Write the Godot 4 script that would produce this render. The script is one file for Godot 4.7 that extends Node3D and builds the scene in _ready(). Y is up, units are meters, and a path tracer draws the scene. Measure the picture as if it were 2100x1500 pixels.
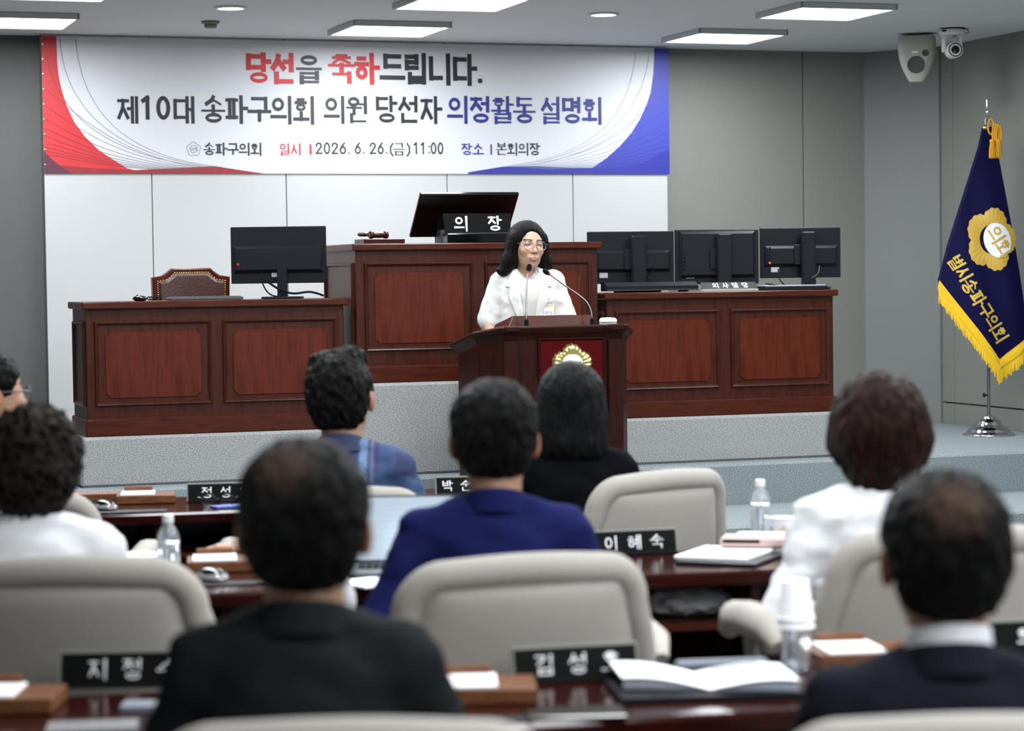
extends Node3D
# A council chamber. Room axes: x runs along the back wall, y up, -z away from the audience towards the dais. Metres.
const FPX := 4800.0
const EYE := Vector3(0, 1.56, 0)
const CAM_R := Vector3(0.945654, -0.013189, 0.324908)
const CAM_U := Vector3(0.025098, 0.999157, -0.032491)
const CAM_F := Vector3(0.324206, -0.038880, -0.945187)
const LAMP := 1.0
const EXPOSURE := 3.45
const CEIL := 3.122
const STEP_Y := 0.235
const MID_Y := 0.47
const UP_Y := 0.733
const TOP_Y := 0.975
const WALL_X := 8.24
const WALL_Z := -15.16
const PANEL_Z := -15.03

# how much of the swatch's light each material sends back (swatches were matched at half this exposure)
const REFLECT := {"jacket_white": 1.0, "blouse_white": 1.0, "shirt_white": 1.0, "shirt_ivory": 0.9, "shirt_grey": 0.8, "paper": 1.0, "letter_white": 1.0, "letter_grey": 0.8, "white_plastic": 0.9, "emblem_white": 0.9, "clear_plastic": 1.0, "film": 1.0, "bag_film": 1.0, "water": 1.0, "lens_glass": 1.0, "chrome": 1.0, "steel": 0.9, "gold": 0.9, "brass": 0.9, "lamp_glow": 1.0, "wall_grey": 0.72, "wall_grey_darkened": 0.36, "wall_light": 0.6, "wall_white": 0.5, "banner_cloth": 0.62, "ceiling": 0.7, "white_paint": 0.6, "carpet_grey": 0.58, "carpet_blue": 0.52, "chair_fabric": 0.58, "chair_arm": 0.6,
	"wood_frame": 0.52, "wood_panel": 0.52, "wood_rail": 0.52, "wood_tray": 0.75, "wood_podium": 0.5, "wood_desk": 0.5, "wood_chair": 0.4, "suit_charcoal": 0.5, "suit_slate": 0.45, "suit_navy": 0.5, "suit_black": 0.3, "suit_blue": 0.5, "plaid": 0.45, "trousers": 0.3, "hair": 0.45, "hair_curl": 0.8, "skin": 0.62, "black_matte": 0.25, "black_gloss": 0.5, "black_plastic": 0.45, "gold_fringe": 0.75, "gold_cord": 0.7, "gold_emblem": 0.7, "gold_print": 0.75, "navy_velvet": 0.45, "red_velvet": 0.4, "print_red": 0.62, "print_letter_red": 0.6, "print_blue": 0.6, "print_deep_blue": 0.6, "pink_leather": 0.7, "key_white": 0.7, "cream_plastic": 0.55}
var mats := {}
var taken := {}
var rng := RandomNumberGenerator.new()

# ---------- pixels of the photograph (2100 x 1500) to points on known planes ----------
func ray(px: float, py: float) -> Vector3:
	return CAM_R * (px - 1050.0) + CAM_U * (750.0 - py) + CAM_F * FPX
func on_y(px: float, py: float, y: float) -> Vector3:
	var d := ray(px, py)
	return EYE + d * ((y - EYE.y) / d.y)
func on_z(px: float, py: float, z: float) -> Vector3:
	var d := ray(px, py)
	return EYE + d * (z / d.z)
func at_depth(px: float, py: float, depth: float) -> Vector3:
	return EYE + ray(px, py) * (depth / FPX)

# ---------- mesh builder ----------
class Geo:
	var v := PackedVector3Array()
	var n := PackedVector3Array()
	var c := PackedColorArray()
	var uv := PackedVector2Array()
	var ix := PackedInt32Array()
	var xf := Transform3D.IDENTITY
	var col := Color(1, 1, 1)
	var colored := false
	func put(p: Vector3, nn: Vector3, t := Vector2.ZERO) -> int:
		v.append(xf * p)
		n.append((xf.basis * nn).normalized())
		c.append(col)
		uv.append(t)
		return v.size() - 1
	func face(a: int, b: int, d: int) -> void:
		var g := (v[b] - v[a]).cross(v[d] - v[a])
		if g.dot(n[a] + n[b] + n[d]) > 0.0:
			ix.append_array(PackedInt32Array([a, d, b]))
		else:
			ix.append_array(PackedInt32Array([a, b, d]))
	func quad(a: Vector3, b: Vector3, d: Vector3, e: Vector3, out: Vector3) -> void:
		var nn := (b - a).cross(e - a)
		if nn.length() < 1e-12:
			nn = (d - b).cross(e - b)
		nn = nn.normalized()
		if nn.dot(out) < 0.0:
			nn = -nn
		var i := put(a, nn, Vector2(0, 0))
		put(b, nn, Vector2(1, 0))
		put(d, nn, Vector2(1, 1))
		put(e, nn, Vector2(0, 1))
		face(i, i + 1, i + 2)
		face(i, i + 2, i + 3)
	func tri(a: Vector3, b: Vector3, d: Vector3, out: Vector3) -> void:
		var nn := (b - a).cross(d - a).normalized()
		if nn.dot(out) < 0.0:
			nn = -nn
		var i := put(a, nn)
		put(b, nn)
		put(d, nn)
		face(i, i + 1, i + 2)
	# a box with chamfered edges
	func box(at: Vector3, size: Vector3, bev := 0.0) -> Geo:
		var h := size * 0.5
		var b := minf(bev, minf(h.x, minf(h.y, h.z)) * 0.95)
		var s := [-1.0, 1.0]
		for ax in 3:
			var a1 := (ax + 1) % 3
			var a2 := (ax + 2) % 3
			for sg: float in s:
				var q := []
				for w in [[-1, -1], [1, -1], [1, 1], [-1, 1]]:
					var p := Vector3.ZERO
					p[ax] = sg * h[ax]
					p[a1] = w[0] * (h[a1] - b)
					p[a2] = w[1] * (h[a2] - b)
					q.append(at + p)
				var o := Vector3.ZERO
				o[ax] = sg
				quad(q[0], q[1], q[2], q[3], o)
		if b <= 0.0:
			return self
		for ax in 3:
			var a1 := (ax + 1) % 3
			var a2 := (ax + 2) % 3
			for s1: float in s:
				for s2: float in s:
					var p := [Vector3.ZERO, Vector3.ZERO, Vector3.ZERO, Vector3.ZERO]
					for k in 4:
						var w: Vector3 = p[k]
						w[ax] = (h[ax] - b) * (1.0 if k == 1 or k == 2 else -1.0)
						w[a1] = s1 * (h[a1] if k < 2 else h[a1] - b)
						w[a2] = s2 * (h[a2] - b if k < 2 else h[a2])
						p[k] = at + w
					var o := Vector3.ZERO
					o[a1] = s1
					o[a2] = s2
					quad(p[0], p[1], p[2], p[3], o)
		for sx: float in s:
			for sy: float in s:
				for sz: float in s:
					tri(at + Vector3(sx * h.x, sy * (h.y - b), sz * (h.z - b)), at + Vector3(sx * (h.x - b), sy * h.y, sz * (h.z - b)), at + Vector3(sx * (h.x - b), sy * (h.y - b), sz * h.z), Vector3(sx, sy, sz))
		return self
	# polygon in x, y pushed along z from z0 to z1 (z1 is the showing face, with a bevel)
	func prism(poly: PackedVector2Array, z0: float, z1: float, bev := 0.0) -> Geo:
		var m := poly.size()
		var area := 0.0
		for i in m:
			area += poly[i].cross(poly[(i + 1) % m])
		var sg := 1.0 if area > 0.0 else -1.0
		var dz := signf(z1 - z0)
		var inner := PackedVector2Array()
		for i in m:
			var e1 := (poly[i] - poly[(i + m - 1) % m]).normalized()
			var e2 := (poly[(i + 1) % m] - poly[i]).normalized()
			var n1 := Vector2(-e1.y, e1.x) * sg
			var n2 := Vector2(-e2.y, e2.x) * sg
			var nn := (n1 + n2)
			nn = nn / maxf(0.3, nn.length_squared() * 0.5)
			inner.append(poly[i] + nn * bev)
		for i in m:
			var j := (i + 1) % m
			var e := poly[j] - poly[i]
			var o := Vector3(e.y, -e.x, 0) * sg
			var za := z1 - dz * bev
			quad(Vector3(poly[i].x, poly[i].y, z0), Vector3(poly[j].x, poly[j].y, z0), Vector3(poly[j].x, poly[j].y, za), Vector3(poly[i].x, poly[i].y, za), o)
			if bev > 0.0:
				quad(Vector3(poly[i].x, poly[i].y, za), Vector3(poly[j].x, poly[j].y, za), Vector3(inner[j].x, inner[j].y, z1), Vector3(inner[i].x, inner[i].y, z1), o + Vector3(0, 0, dz * 0.1 * e.length()))
		var t := Geometry2D.triangulate_polygon(inner)
		for side in 2:
			var pts := inner if side == 0 else poly
			var z := z1 if side == 0 else z0
			var o := Vector3(0, 0, dz if side == 0 else -dz)
			var first := v.size()
			for p in pts:
				put(Vector3(p.x, p.y, z), o, p)
			for k in range(0, t.size(), 3):
				face(first + t[k], first + t[k + 1], first + t[k + 2])
		return self
	# a closed strip of points sharing normals: grid of (nu+1) x (nv+1) points
	func sheet(f: Callable, nu: int, nv: int, hint := Vector3.ZERO) -> Geo:
		var first := v.size()
		var w := nu + 1
		var p := PackedVector3Array()
		for j in nv + 1:
			for i in w:
				p.append(f.call(float(i) / nu, float(j) / nv))
		var acc := PackedVector3Array()
		acc.resize(p.size())
		for j in nv:
			for i in nu:
				var a := j * w + i
				var g := (p[a + 1] - p[a]).cross(p[a + w] - p[a]) + (p[a + w] - p[a + w + 1]).cross(p[a + 1] - p[a + w + 1])
				for q in [a, a + 1, a + w, a + w + 1]:
					acc[q] += g
		# close seams where two points meet
		for j in nv + 1:
			if p[j * w].distance_to(p[j * w + nu]) < 1e-6:
				var g := acc[j * w] + acc[j * w + nu]
				acc[j * w] = g
				acc[j * w + nu] = g
		var sg := 1.0
		if hint != Vector3.ZERO:
			var tot := Vector3.ZERO
			for g in acc:
				tot += g
			sg = 1.0 if tot.dot(hint) > 0.0 else -1.0
		for j in nv + 1:
			for i in w:
				put(p[j * w + i], acc[j * w + i] * sg, Vector2(float(i) / nu, float(j) / nv))
		for j in nv:
			for i in nu:
				var a := first + j * w + i
				face(a, a + 1, a + w + 1)
				face(a, a + w + 1, a + w)
		return self
	func tube(pts: PackedVector3Array, rad: Variant, sides := 8, closed := false) -> Geo:
		var m := pts.size()
		var first := v.size()
		var up := Vector3.UP
		var rows := m + (1 if closed else 0)
		for k in rows:
			var i := k % m
			var a := pts[(i + m - 1) % m] if closed or i > 0 else pts[i]
			var b := pts[(i + 1) % m] if closed or i < m - 1 else pts[i]
			var d := (b - a).normalized()
			if k == 0:
				up = d.cross(Vector3.RIGHT if absf(d.x) < 0.8 else Vector3.UP).normalized()
			up = (up - d * up.dot(d)).normalized()
			var sd := d.cross(up)
			var r: float = rad if rad is float else rad[i]
			for s in sides:
				var an := TAU * s / sides
				var o := up * cos(an) + sd * sin(an)
				put(pts[i] + o * r, o, Vector2(float(s) / sides, float(k) / rows))
		for k in rows - 1:
			for s in sides:
				var a := first + k * sides + s
				var b := first + k * sides + (s + 1) % sides
				face(a, b, b + sides)
				face(a, b + sides, a + sides)
		if not closed:
			for e in [0, m - 1]:
				var o := (pts[0] - pts[1]).normalized() if e == 0 else (pts[m - 1] - pts[m - 2]).normalized()
				var mid := put(pts[e], o)
				var ring := []
				for s in sides:
					ring.append(v.size())
					v.append(v[first + e * sides + s])
					n.append((xf.basis * o).normalized())
					c.append(col)
					uv.append(Vector2.ZERO)
				for s in sides:
					face(mid, ring[s], ring[(s + 1) % sides])
		return self
	# profile of (radius, height) turned about the y axis; each step is flat along the profile unless smooth
	func lathe(prof: Array, sides := 24, smooth := false, sq := Vector2.ONE) -> Geo:
		if smooth:
			return sheet(func(u: float, w: float) -> Vector3:
				var x: float = w * (prof.size() - 1)
				var i := mini(int(x), prof.size() - 2)
				var p: Vector2 = prof[i].lerp(prof[i + 1], x - i)
				return Vector3(cos(u * TAU) * p.x * sq.x, p.y, sin(u * TAU) * p.x * sq.y), sides, prof.size() - 1)
		for i in prof.size() - 1:
			var a: Vector2 = prof[i]
			var b: Vector2 = prof[i + 1]
			var e := b - a
			var nr := Vector2(e.y, -e.x).normalized()
			var first := v.size()
			for s in sides + 1:
				var an := TAU * s / sides
				var o := Vector3(cos(an) * nr.x / sq.x, nr.y, sin(an) * nr.x / sq.y)
				put(Vector3(cos(an) * a.x * sq.x, a.y, sin(an) * a.x * sq.y), o, Vector2(float(s) / sides, 0))
				put(Vector3(cos(an) * b.x * sq.x, b.y, sin(an) * b.x * sq.y), o, Vector2(float(s) / sides, 1))
			for s in sides:
				var q := first + s * 2
				face(q, q + 1, q + 3)
				face(q, q + 3, q + 2)
		return self
	func ball(at: Vector3, r: Vector3, nu := 16, nv := 10) -> Geo:
		var first := v.size()
		for j in nv + 1:
			var th := PI * j / nv
			for i in nu + 1:
				var ph := TAU * i / nu
				var o := Vector3(sin(th) * cos(ph), cos(th), sin(th) * sin(ph))
				put(at + o * r, o / r, Vector2(float(i) / nu, float(j) / nv))
		for j in nv:
			for i in nu:
				var a := first + j * (nu + 1) + i
				face(a, a + 1, a + nu + 2)
				face(a, a + nu + 2, a + nu + 1)
		return self
	func join(o: Geo, at: Transform3D, tint: Color) -> void:
		var first := v.size()
		var w := xf * at
		v.append_array(w * o.v)
		for k in o.n.size():
			n.append((w.basis * o.n[k]).normalized())
			c.append(o.c[k] * tint)
		uv.append_array(o.uv)
		for k in o.ix:
			ix.append(first + k)
		colored = true
	func mesh() -> ArrayMesh:
		var arr := []
		arr.resize(Mesh.ARRAY_MAX)
		arr[Mesh.ARRAY_VERTEX] = v
		arr[Mesh.ARRAY_NORMAL] = n
		arr[Mesh.ARRAY_TEX_UV] = uv
		if colored:
			arr[Mesh.ARRAY_COLOR] = c
		arr[Mesh.ARRAY_INDEX] = ix
		var m := ArrayMesh.new()
		m.add_surface_from_arrays(Mesh.PRIMITIVE_TRIANGLES, arr)
		return m

func geo(at := Vector3.ZERO, turn := 0.0) -> Geo:
	var g := Geo.new()
	g.xf = Transform3D(Basis(Vector3.UP, turn), at)
	return g

# ---------- smooth bodies: a field of capsules and ellipsoids, meshed as surface nets ----------
class Field:
	var kind := PackedInt32Array()
	var op := PackedInt32Array()
	var a := PackedVector3Array()
	var b := PackedVector3Array()
	var r := PackedVector2Array()
	var k := PackedFloat32Array()
	var bas: Array[Basis] = []
	var noise: FastNoiseLite
	var amp := 0.0
	var nscale := Vector3.ONE
	func _add(kd: int, o: int, pa: Vector3, pb: Vector3, rr: Vector2, kk: float, bb: Basis) -> void:
		kind.append(kd)
		op.append(o)
		a.append(pa)
		b.append(pb)
		r.append(rr)
		k.append(kk)
		bas.append(bb)
	func caps(pa: Vector3, pb: Vector3, ra: float, rb: float, kk := 0.03, o := 0) -> void:
		_add(0, o, pa, pb, Vector2(ra, rb), kk, Basis.IDENTITY)
	func ell(pc: Vector3, rad: Vector3, kk := 0.03, o := 0, bb := Basis.IDENTITY) -> void:
		_add(4 if bb == Basis.IDENTITY else 1, o, pc, rad, Vector2.ZERO, kk, bb.inverse())
	func rbox(pc: Vector3, half: Vector3, rnd: float, kk := 0.01, o := 0, bb := Basis.IDENTITY) -> void:
		_add(2, o, pc, half - Vector3.ONE * rnd, Vector2(rnd, 0), kk, bb.inverse())
	func plane(nn: Vector3, off: float, kk := 0.005, o := 2) -> void:  # keeps what lies below nn.p = off
		_add(3, o, nn, Vector3.ZERO, Vector2(off, 0), kk, Basis.IDENTITY)
	func one(i: int, p: Vector3) -> float:
		var kd := kind[i]
		if kd == 0:
			var pa := p - a[i]
			var ba := b[i] - a[i]
			var h := clampf(pa.dot(ba) / maxf(ba.length_squared(), 1e-9), 0.0, 1.0)
			return (pa - ba * h).length() - lerpf(r[i].x, r[i].y, h)
		if kd == 4 or kd == 1:
			var q := (p - a[i]) if kd == 4 else bas[i] * (p - a[i])
			q /= b[i]
			var k0 := q.length()
			return k0 * (k0 - 1.0) / maxf((q / b[i]).length(), 1e-5)
		if kd == 2:
			var q := (bas[i] * (p - a[i])).abs() - b[i]
			return q.max(Vector3.ZERO).length() + minf(maxf(q.x, maxf(q.y, q.z)), 0.0) - r[i].x
		return p.dot(a[i]) - r[i].x
	# the pieces that can matter within rad of mid
	func close(mid: Vector3, rad: float) -> PackedInt32Array:
		var best := 1e3
		var d := PackedFloat32Array()
		for i in kind.size():
			d.append(one(i, mid))
			if op[i] == 0:
				best = minf(best, d[i])
		var out := PackedInt32Array()
		for i in kind.size():
			if op[i] == 0 and d[i] < best + 2.6 * rad + k[i] or op[i] == 1 and d[i] < 1.6 * rad + k[i] or op[i] == 2 and d[i] > -1.3 * rad - k[i]:
				out.append(i)
		return out
	func ev(p: Vector3, only: Variant = null) -> float:
		var d := 1e3
		for i: int in (only if only != null else range(kind.size())):
			var di := one(i, p)
			var kk := k[i]
			if op[i] == 0:
				var h := maxf(kk - absf(d - di), 0.0) / kk
				d = minf(d, di) - h * h * kk * 0.25
			else:
				if op[i] == 1:
					di = -di
				var h := maxf(kk - absf(d - di), 0.0) / kk
				d = maxf(d, di) + h * h * kk * 0.25
		if amp > 0.0 and absf(d) < amp * 1.2:
			d += amp * noise.get_noise_3dv(p * nscale)
		return d

func net(f: Field, lo: Vector3, hi: Vector3, cell: float, g: Geo, paint: Variant = null) -> void:
	var nx := int(ceil((hi.x - lo.x) / cell)) + 2
	var ny := int(ceil((hi.y - lo.y) / cell)) + 2
	var nz := int(ceil((hi.z - lo.z) / cell)) + 2
	var val := PackedFloat32Array()
	val.resize(nx * ny * nz)
	val.fill(1.0)
	var bs := 4
	var lim := bs * cell * 0.87 * 1.25 + f.amp
	var live := []
	for bz in range(0, nz, bs):
		for by in range(0, ny, bs):
			for bx in range(0, nx, bs):
				var mid := lo + Vector3(bx + bs * 0.5, by + bs * 0.5, bz + bs * 0.5) * cell
				var d := f.ev(mid)
				var near := absf(d) < lim
				if not near:
					if d > 0.0:
						continue
					for z in range(bz, mini(bz + bs, nz)):
						for y in range(by, mini(by + bs, ny)):
							var row := (z * ny + y) * nx
							for x in range(bx, mini(bx + bs, nx)):
								val[row + x] = -1.0
					continue
				live.append(Vector3i(bx, by, bz))
				var only := f.close(mid, bs * cell * 0.87)
				for z in range(bz, mini(bz + bs, nz)):
					for y in range(by, mini(by + bs, ny)):
						var row := (z * ny + y) * nx
						for x in range(bx, mini(bx + bs, nx)):
							val[row + x] = f.ev(lo + Vector3(x, y, z) * cell, only)
	var id := {}
	var sy := nx
	var sz := nx * ny
	var off := [0, 1, sy, sy + 1, sz, sz + 1, sz + sy, sz + sy + 1]
	var edge := [[0, 1], [2, 3], [4, 5], [6, 7], [0, 2], [1, 3], [4, 6], [5, 7], [0, 4], [1, 5], [2, 6], [3, 7]]
	var pts := PackedVector3Array()
	var keep := []
	for bl: Vector3i in live:
		for z in range(bl.z, mini(bl.z + bs, nz - 1)):
			for y in range(bl.y, mini(bl.y + bs, ny - 1)):
				for x in range(bl.x, mini(bl.x + bs, nx - 1)):
					var at := z * sz + y * sy + x
					var neg := 0
					for o: int in off:
						if val[at + o] < 0.0:
							neg += 1
					if neg == 0 or neg == 8:
						continue
					var sum := Vector3.ZERO
					var cnt := 0
					for e: Array in edge:
						var va := val[at + off[e[0]]]
						var vb := val[at + off[e[1]]]
						if (va < 0.0) != (vb < 0.0):
							var t := va / (va - vb)
							var i0: int = e[0]
							var i1: int = e[1]
							sum += Vector3(i0 & 1, (i0 >> 1) & 1, i0 >> 2).lerp(Vector3(i1 & 1, (i1 >> 1) & 1, i1 >> 2), t)
							cnt += 1
					id[at] = pts.size()
					keep.append(at)
					pts.append(lo + (Vector3(x, y, z) + sum / cnt) * cell)
	var acc := PackedVector3Array()
	acc.resize(pts.size())
	var quads := PackedInt32Array()
	var step := [1, sy, sz]
	for at: int in keep:
		var here := val[at] < 0.0
		for ax in 3:
			if (val[at + step[ax]] < 0.0) == here:
				continue
			var u: int = step[(ax + 1) % 3]
			var w: int = step[(ax + 2) % 3]
			if not (id.has(at - u) and id.has(at - w) and id.has(at - u - w)):
				continue
			var q := [id[at], id[at - u], id[at - u - w], id[at - w]]
			if here:
				q.reverse()
			var gg := (pts[q[2]] - pts[q[0]]).cross(pts[q[3]] - pts[q[1]])
			for i in 4:
				acc[q[i]] -= gg
				quads.append(q[i])
	var first := g.v.size()
	for i in pts.size():
		if paint != null:
			g.col = paint.call(pts[i])
		g.put(pts[i], acc[i])
	for i in range(0, quads.size(), 4):
		var a := first + quads[i]
		var b := first + quads[i + 1]
		var c := first + quads[i + 2]
		var d := first + quads[i + 3]
		g.face(a, b, c)
		g.face(a, c, d)
	if paint != null:
		g.colored = true
		g.col = Color.WHITE

# ---------- nodes ----------
func numbered(called: String) -> String:
	if not taken.has(called):
		taken[called] = 0
		return called
	taken[called] += 1
	return "%s_%03d" % [called, taken[called]]
func tag(o: Node3D, label: String, category: String, group := "") -> Node3D:
	o.set_meta("label", label)
	o.set_meta("category", category)
	if group != "":
		o.set_meta("group", group)
	return o
func thing(called: String, label: String, category: String, at := Vector3.ZERO, turn := 0.0, group := "") -> Node3D:
	var o := Node3D.new()
	o.name = numbered(called)
	add_child(o)
	o.position = at
	o.rotation.y = turn
	return tag(o, label, category, group)
func obj(called: String, g: Variant, m: Material, parent: Node3D = null) -> MeshInstance3D:
	var o := MeshInstance3D.new()
	o.mesh = g.mesh() if g is Geo else g
	o.material_override = null
	o.set_surface_override_material(0, m)
	if parent == null:
		o.name = numbered(called)
		add_child(o)
	else:
		o.name = called
		parent.add_child(o, true)
	return o
func struct(called: String, g: Variant, m: Material, label := "", category := "", parent: Node3D = null) -> MeshInstance3D:
	var o := obj(called, g, m, parent)
	if parent == null:
		o.set_meta("kind", "structure")
		o.set_meta("label", label)
		o.set_meta("category", category)
	return o
func copy_of(o: Node3D, at: Vector3, turn: float, label := "") -> Node3D:
	var c: Node3D = o.duplicate()
	c.name = numbered(String(o.name).rstrip("0123456789").trim_suffix("_"))
	add_child(c)
	c.position = at
	c.rotation.y = turn
	if label != "":
		c.set_meta("label", label)
	return c

# ---------- materials ----------
func noise_tex(freq: float, ramp: Array, size := 512, octaves := 4, kind := FastNoiseLite.TYPE_SIMPLEX_SMOOTH, seed_ := 1, warp := 0.0) -> NoiseTexture2D:
	var fn := FastNoiseLite.new()
	fn.noise_type = kind
	fn.frequency = freq
	fn.fractal_octaves = octaves
	fn.seed = seed_
	if warp > 0.0:
		fn.domain_warp_enabled = true
		fn.domain_warp_amplitude = warp
		fn.domain_warp_frequency = freq * 0.6
	var t := NoiseTexture2D.new()
	t.width = size
	t.height = size
	t.seamless = true
	t.noise = fn
	if ramp.size():
		var gr := Gradient.new()
		var offs := PackedFloat32Array()
		var cols := PackedColorArray()
		for s in ramp:
			offs.append(s[0])
			cols.append(s[1])
		gr.offsets = offs
		gr.colors = cols
		t.color_ramp = gr
	return t
func mat(key: String, c: Color, rough := 0.6, metal := 0.0) -> StandardMaterial3D:
	var m := StandardMaterial3D.new()
	m.resource_name = key
	m.albedo_color = (c.srgb_to_linear() * REFLECT.get(key, 0.5)).linear_to_srgb()
	m.albedo_color.a = c.a
	m.roughness = rough
	m.metallic = metal
	mats[key] = m
	return m
func tri_map(m: StandardMaterial3D, tex: Texture2D, sc: Vector3, bump: Texture2D = null, depth := 0.0) -> StandardMaterial3D:
	m.uv1_triplanar = true
	m.uv1_scale = sc
	m.uv1_triplanar_sharpness = 8.0
	if tex:
		m.albedo_texture = tex
	if bump:
		m.heightmap_enabled = true
		m.heightmap_texture = bump
		m.heightmap_scale = depth
	return m
func g3(v: float, d := 0.0) -> Color:
	return Color(v + d, v, v - d)

func make_materials() -> void:
	var wood_dark := noise_tex(0.012, [[0.0, Color(0.74, 0.68, 0.64)], [0.35, Color(0.9, 0.87, 0.85)], [0.6, Color(1, 1, 1)], [1.0, Color(0.8, 0.74, 0.7)]], 512, 5, FastNoiseLite.TYPE_SIMPLEX_SMOOTH, 3, 30.0)
	for w in [["wood_frame", Color(0.335, 0.155, 0.11), Vector3(3.2, 0.5, 3.2), 0.34], ["wood_panel", Color(0.44, 0.17, 0.085), Vector3(3.0, 0.35, 3.0), 0.36], ["wood_rail", Color(0.37, 0.165, 0.105), Vector3(0.5, 4.0, 4.0), 0.32], ["wood_podium", Color(0.245, 0.11, 0.085), Vector3(3.5, 0.45, 3.5), 0.42], ["wood_desk", Color(0.25, 0.09, 0.075), Vector3(0.5, 4.0, 4.0), 0.14], ["wood_tray", Color(0.5, 0.33, 0.22), Vector3(1.0, 6.0, 6.0), 0.45], ["wood_chair", Color(0.42, 0.15, 0.08), Vector3(1.0, 3.0, 3.0), 0.25], ["wood_gavel", Color(0.3, 0.12, 0.09), Vector3(3.0, 3.0, 3.0), 0.2]]:
		var m := mat(w[0], w[1], w[3])
		tri_map(m, wood_dark, w[2])
		m.clearcoat_enabled = true
		m.clearcoat = 0.1
		m.metallic_specular = 0.3
		m.clearcoat_roughness = 0.15
		if w[0] == "wood_podium":
			m.clearcoat_enabled = false
			m.metallic_specular = 0.22
	var fine := noise_tex(0.25, [[0.0, Color(0.8, 0.8, 0.8)], [1.0, Color(1, 1, 1)]], 512, 3, FastNoiseLite.TYPE_SIMPLEX, 5)
	var fine_h := noise_tex(0.3, [], 512, 2, FastNoiseLite.TYPE_SIMPLEX, 6)
	var pile := noise_tex(0.16, [[0.0, Color(0.5, 0.5, 0.5)], [0.5, Color(0.84, 0.84, 0.84)], [1.0, Color(1, 1, 1)]], 1024, 4, FastNoiseLite.TYPE_SIMPLEX, 11)
	for w in [["carpet_grey", Color(0.86, 0.87, 0.87)], ["carpet_blue", Color(0.77, 0.83, 0.845)], ["carpet_floor", Color(0.66, 0.68, 0.69)]]:
		var m := mat(w[0], w[1], 0.95)
		tri_map(m, pile, Vector3(0.55, 0.8, 0.55))
	tri_map(mat("wall_grey", Color(0.6, 0.61, 0.585), 0.75), fine, Vector3(0.4, 6.0, 0.4))
	tri_map(mat("wall_grey_darkened", Color(0.6, 0.61, 0.6), 0.75), fine, Vector3(0.4, 6.0, 0.4))  # wall_grey darkened for the left-hand panels of the same back wall
	tri_map(mat("wall_light", Color(0.63, 0.645, 0.635), 0.7), fine, Vector3(0.4, 6.0, 0.4))
	mat("wall_white", Color(0.915, 0.925, 0.93), 0.5)
	mat("gap", Color(0.2, 0.21, 0.2), 0.8)
	var speck := noise_tex(0.09, [[0.0, Color(0.6, 0.6, 0.6)], [0.16, Color(0.93, 0.93, 0.93)], [0.3, Color(1, 1, 1)], [1.0, Color(1, 1, 1)]], 1024, 3, FastNoiseLite.TYPE_SIMPLEX, 21)
	tri_map(mat("ceiling", Color(0.95, 0.955, 0.965), 0.9), speck, Vector3(0.8, 0.8, 0.8))
	mat("white_paint", Color(0.88, 0.885, 0.89), 0.45)
	mat("white_plastic", Color(0.88, 0.88, 0.87), 0.35)
	mat("cream_plastic", Color(0.80, 0.80, 0.74), 0.5)
	tri_map(mat("speaker_grille", Color(0.52, 0.55, 0.55), 0.6), fine, Vector3(8, 8, 8), fine_h, 0.3)
	mat("black_plastic", Color(0.15, 0.165, 0.195), 0.42)
	mat("black_gloss", Color(0.035, 0.037, 0.04), 0.12)
	mat("black_matte", Color(0.085, 0.09, 0.095), 0.7)
	mat("grey_plastic", Color(0.33, 0.34, 0.36), 0.45)
	mat("key_white", Color(0.78, 0.79, 0.8), 0.5)
	mat("paper", Color(0.93, 0.935, 0.945), 0.8)
	mat("paper_grey", Color(0.62, 0.65, 0.70), 0.7)
	mat("paper_blue", Color(0.42, 0.55, 0.93), 0.6)
	mat("chrome", Color(0.82, 0.83, 0.84), 0.07, 1.0)
	mat("steel", Color(0.55, 0.56, 0.58), 0.3, 1.0)
	mat("dark_steel", Color(0.3, 0.31, 0.33), 0.35, 0.8)
	mat("brass", Color(0.85, 0.72, 0.42), 0.25, 1.0)
	mat("gold", Color(0.9, 0.84, 0.55), 0.3, 0.85)
	mat("gold_print", Color(0.83, 0.70, 0.25), 0.55)
	mat("gold_emblem", Color(0.84, 0.68, 0.22), 0.55)
	mat("gold_cord", Color(0.95, 0.70, 0.06), 0.7)
	mat("gold_fringe", Color(0.98, 0.80, 0.08), 0.65)
	var fl := mat("navy_velvet", Color(0.045, 0.03, 0.29), 0.75)
	fl.rim_enabled = true
	fl.rim = 0.1
	fl.rim_tint = 0.7
	var vel := mat("red_velvet", Color(0.42, 0.02, 0.05), 0.9)
	vel.rim_enabled = true
	vel.rim = 0.2
	vel.rim_tint = 0.8
	for key in ["navy_velvet", "red_velvet", "black_matte", "black_plastic", "leather_brown"]:
		if mats.has(key):
			mats[key].metallic_specular = 0.25
	mat("emblem_white", Color(0.88, 0.9, 0.92), 0.4)
	mat("print_red", Color(0.86, 0.17, 0.2), 0.5)
	mat("print_rose", Color(0.84, 0.30, 0.32), 0.5)
	mat("print_maroon", Color(0.7, 0.13, 0.2), 0.5)
	mat("print_plum", Color(0.42, 0.14, 0.27), 0.5)
	mat("print_line", Color(0.55, 0.42, 0.47), 0.5)
	mat("print_wine", Color(0.68, 0.13, 0.17), 0.5)
	mat("print_blue", Color(0.22, 0.27, 0.74), 0.5)
	mat("print_deep_blue", Color(0.17, 0.19, 0.66), 0.5)
	mat("print_sky_line", Color(0.56, 0.62, 0.82), 0.5)
	mat("print_ink", Color(0.12, 0.145, 0.185), 0.5)
	mat("print_letter_red", Color(0.86, 0.10, 0.14), 0.5)
	mat("print_letter_blue", Color(0.13, 0.17, 0.62), 0.5)
	mat("banner_cloth", Color(0.925, 0.935, 0.955), 0.55)
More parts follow.
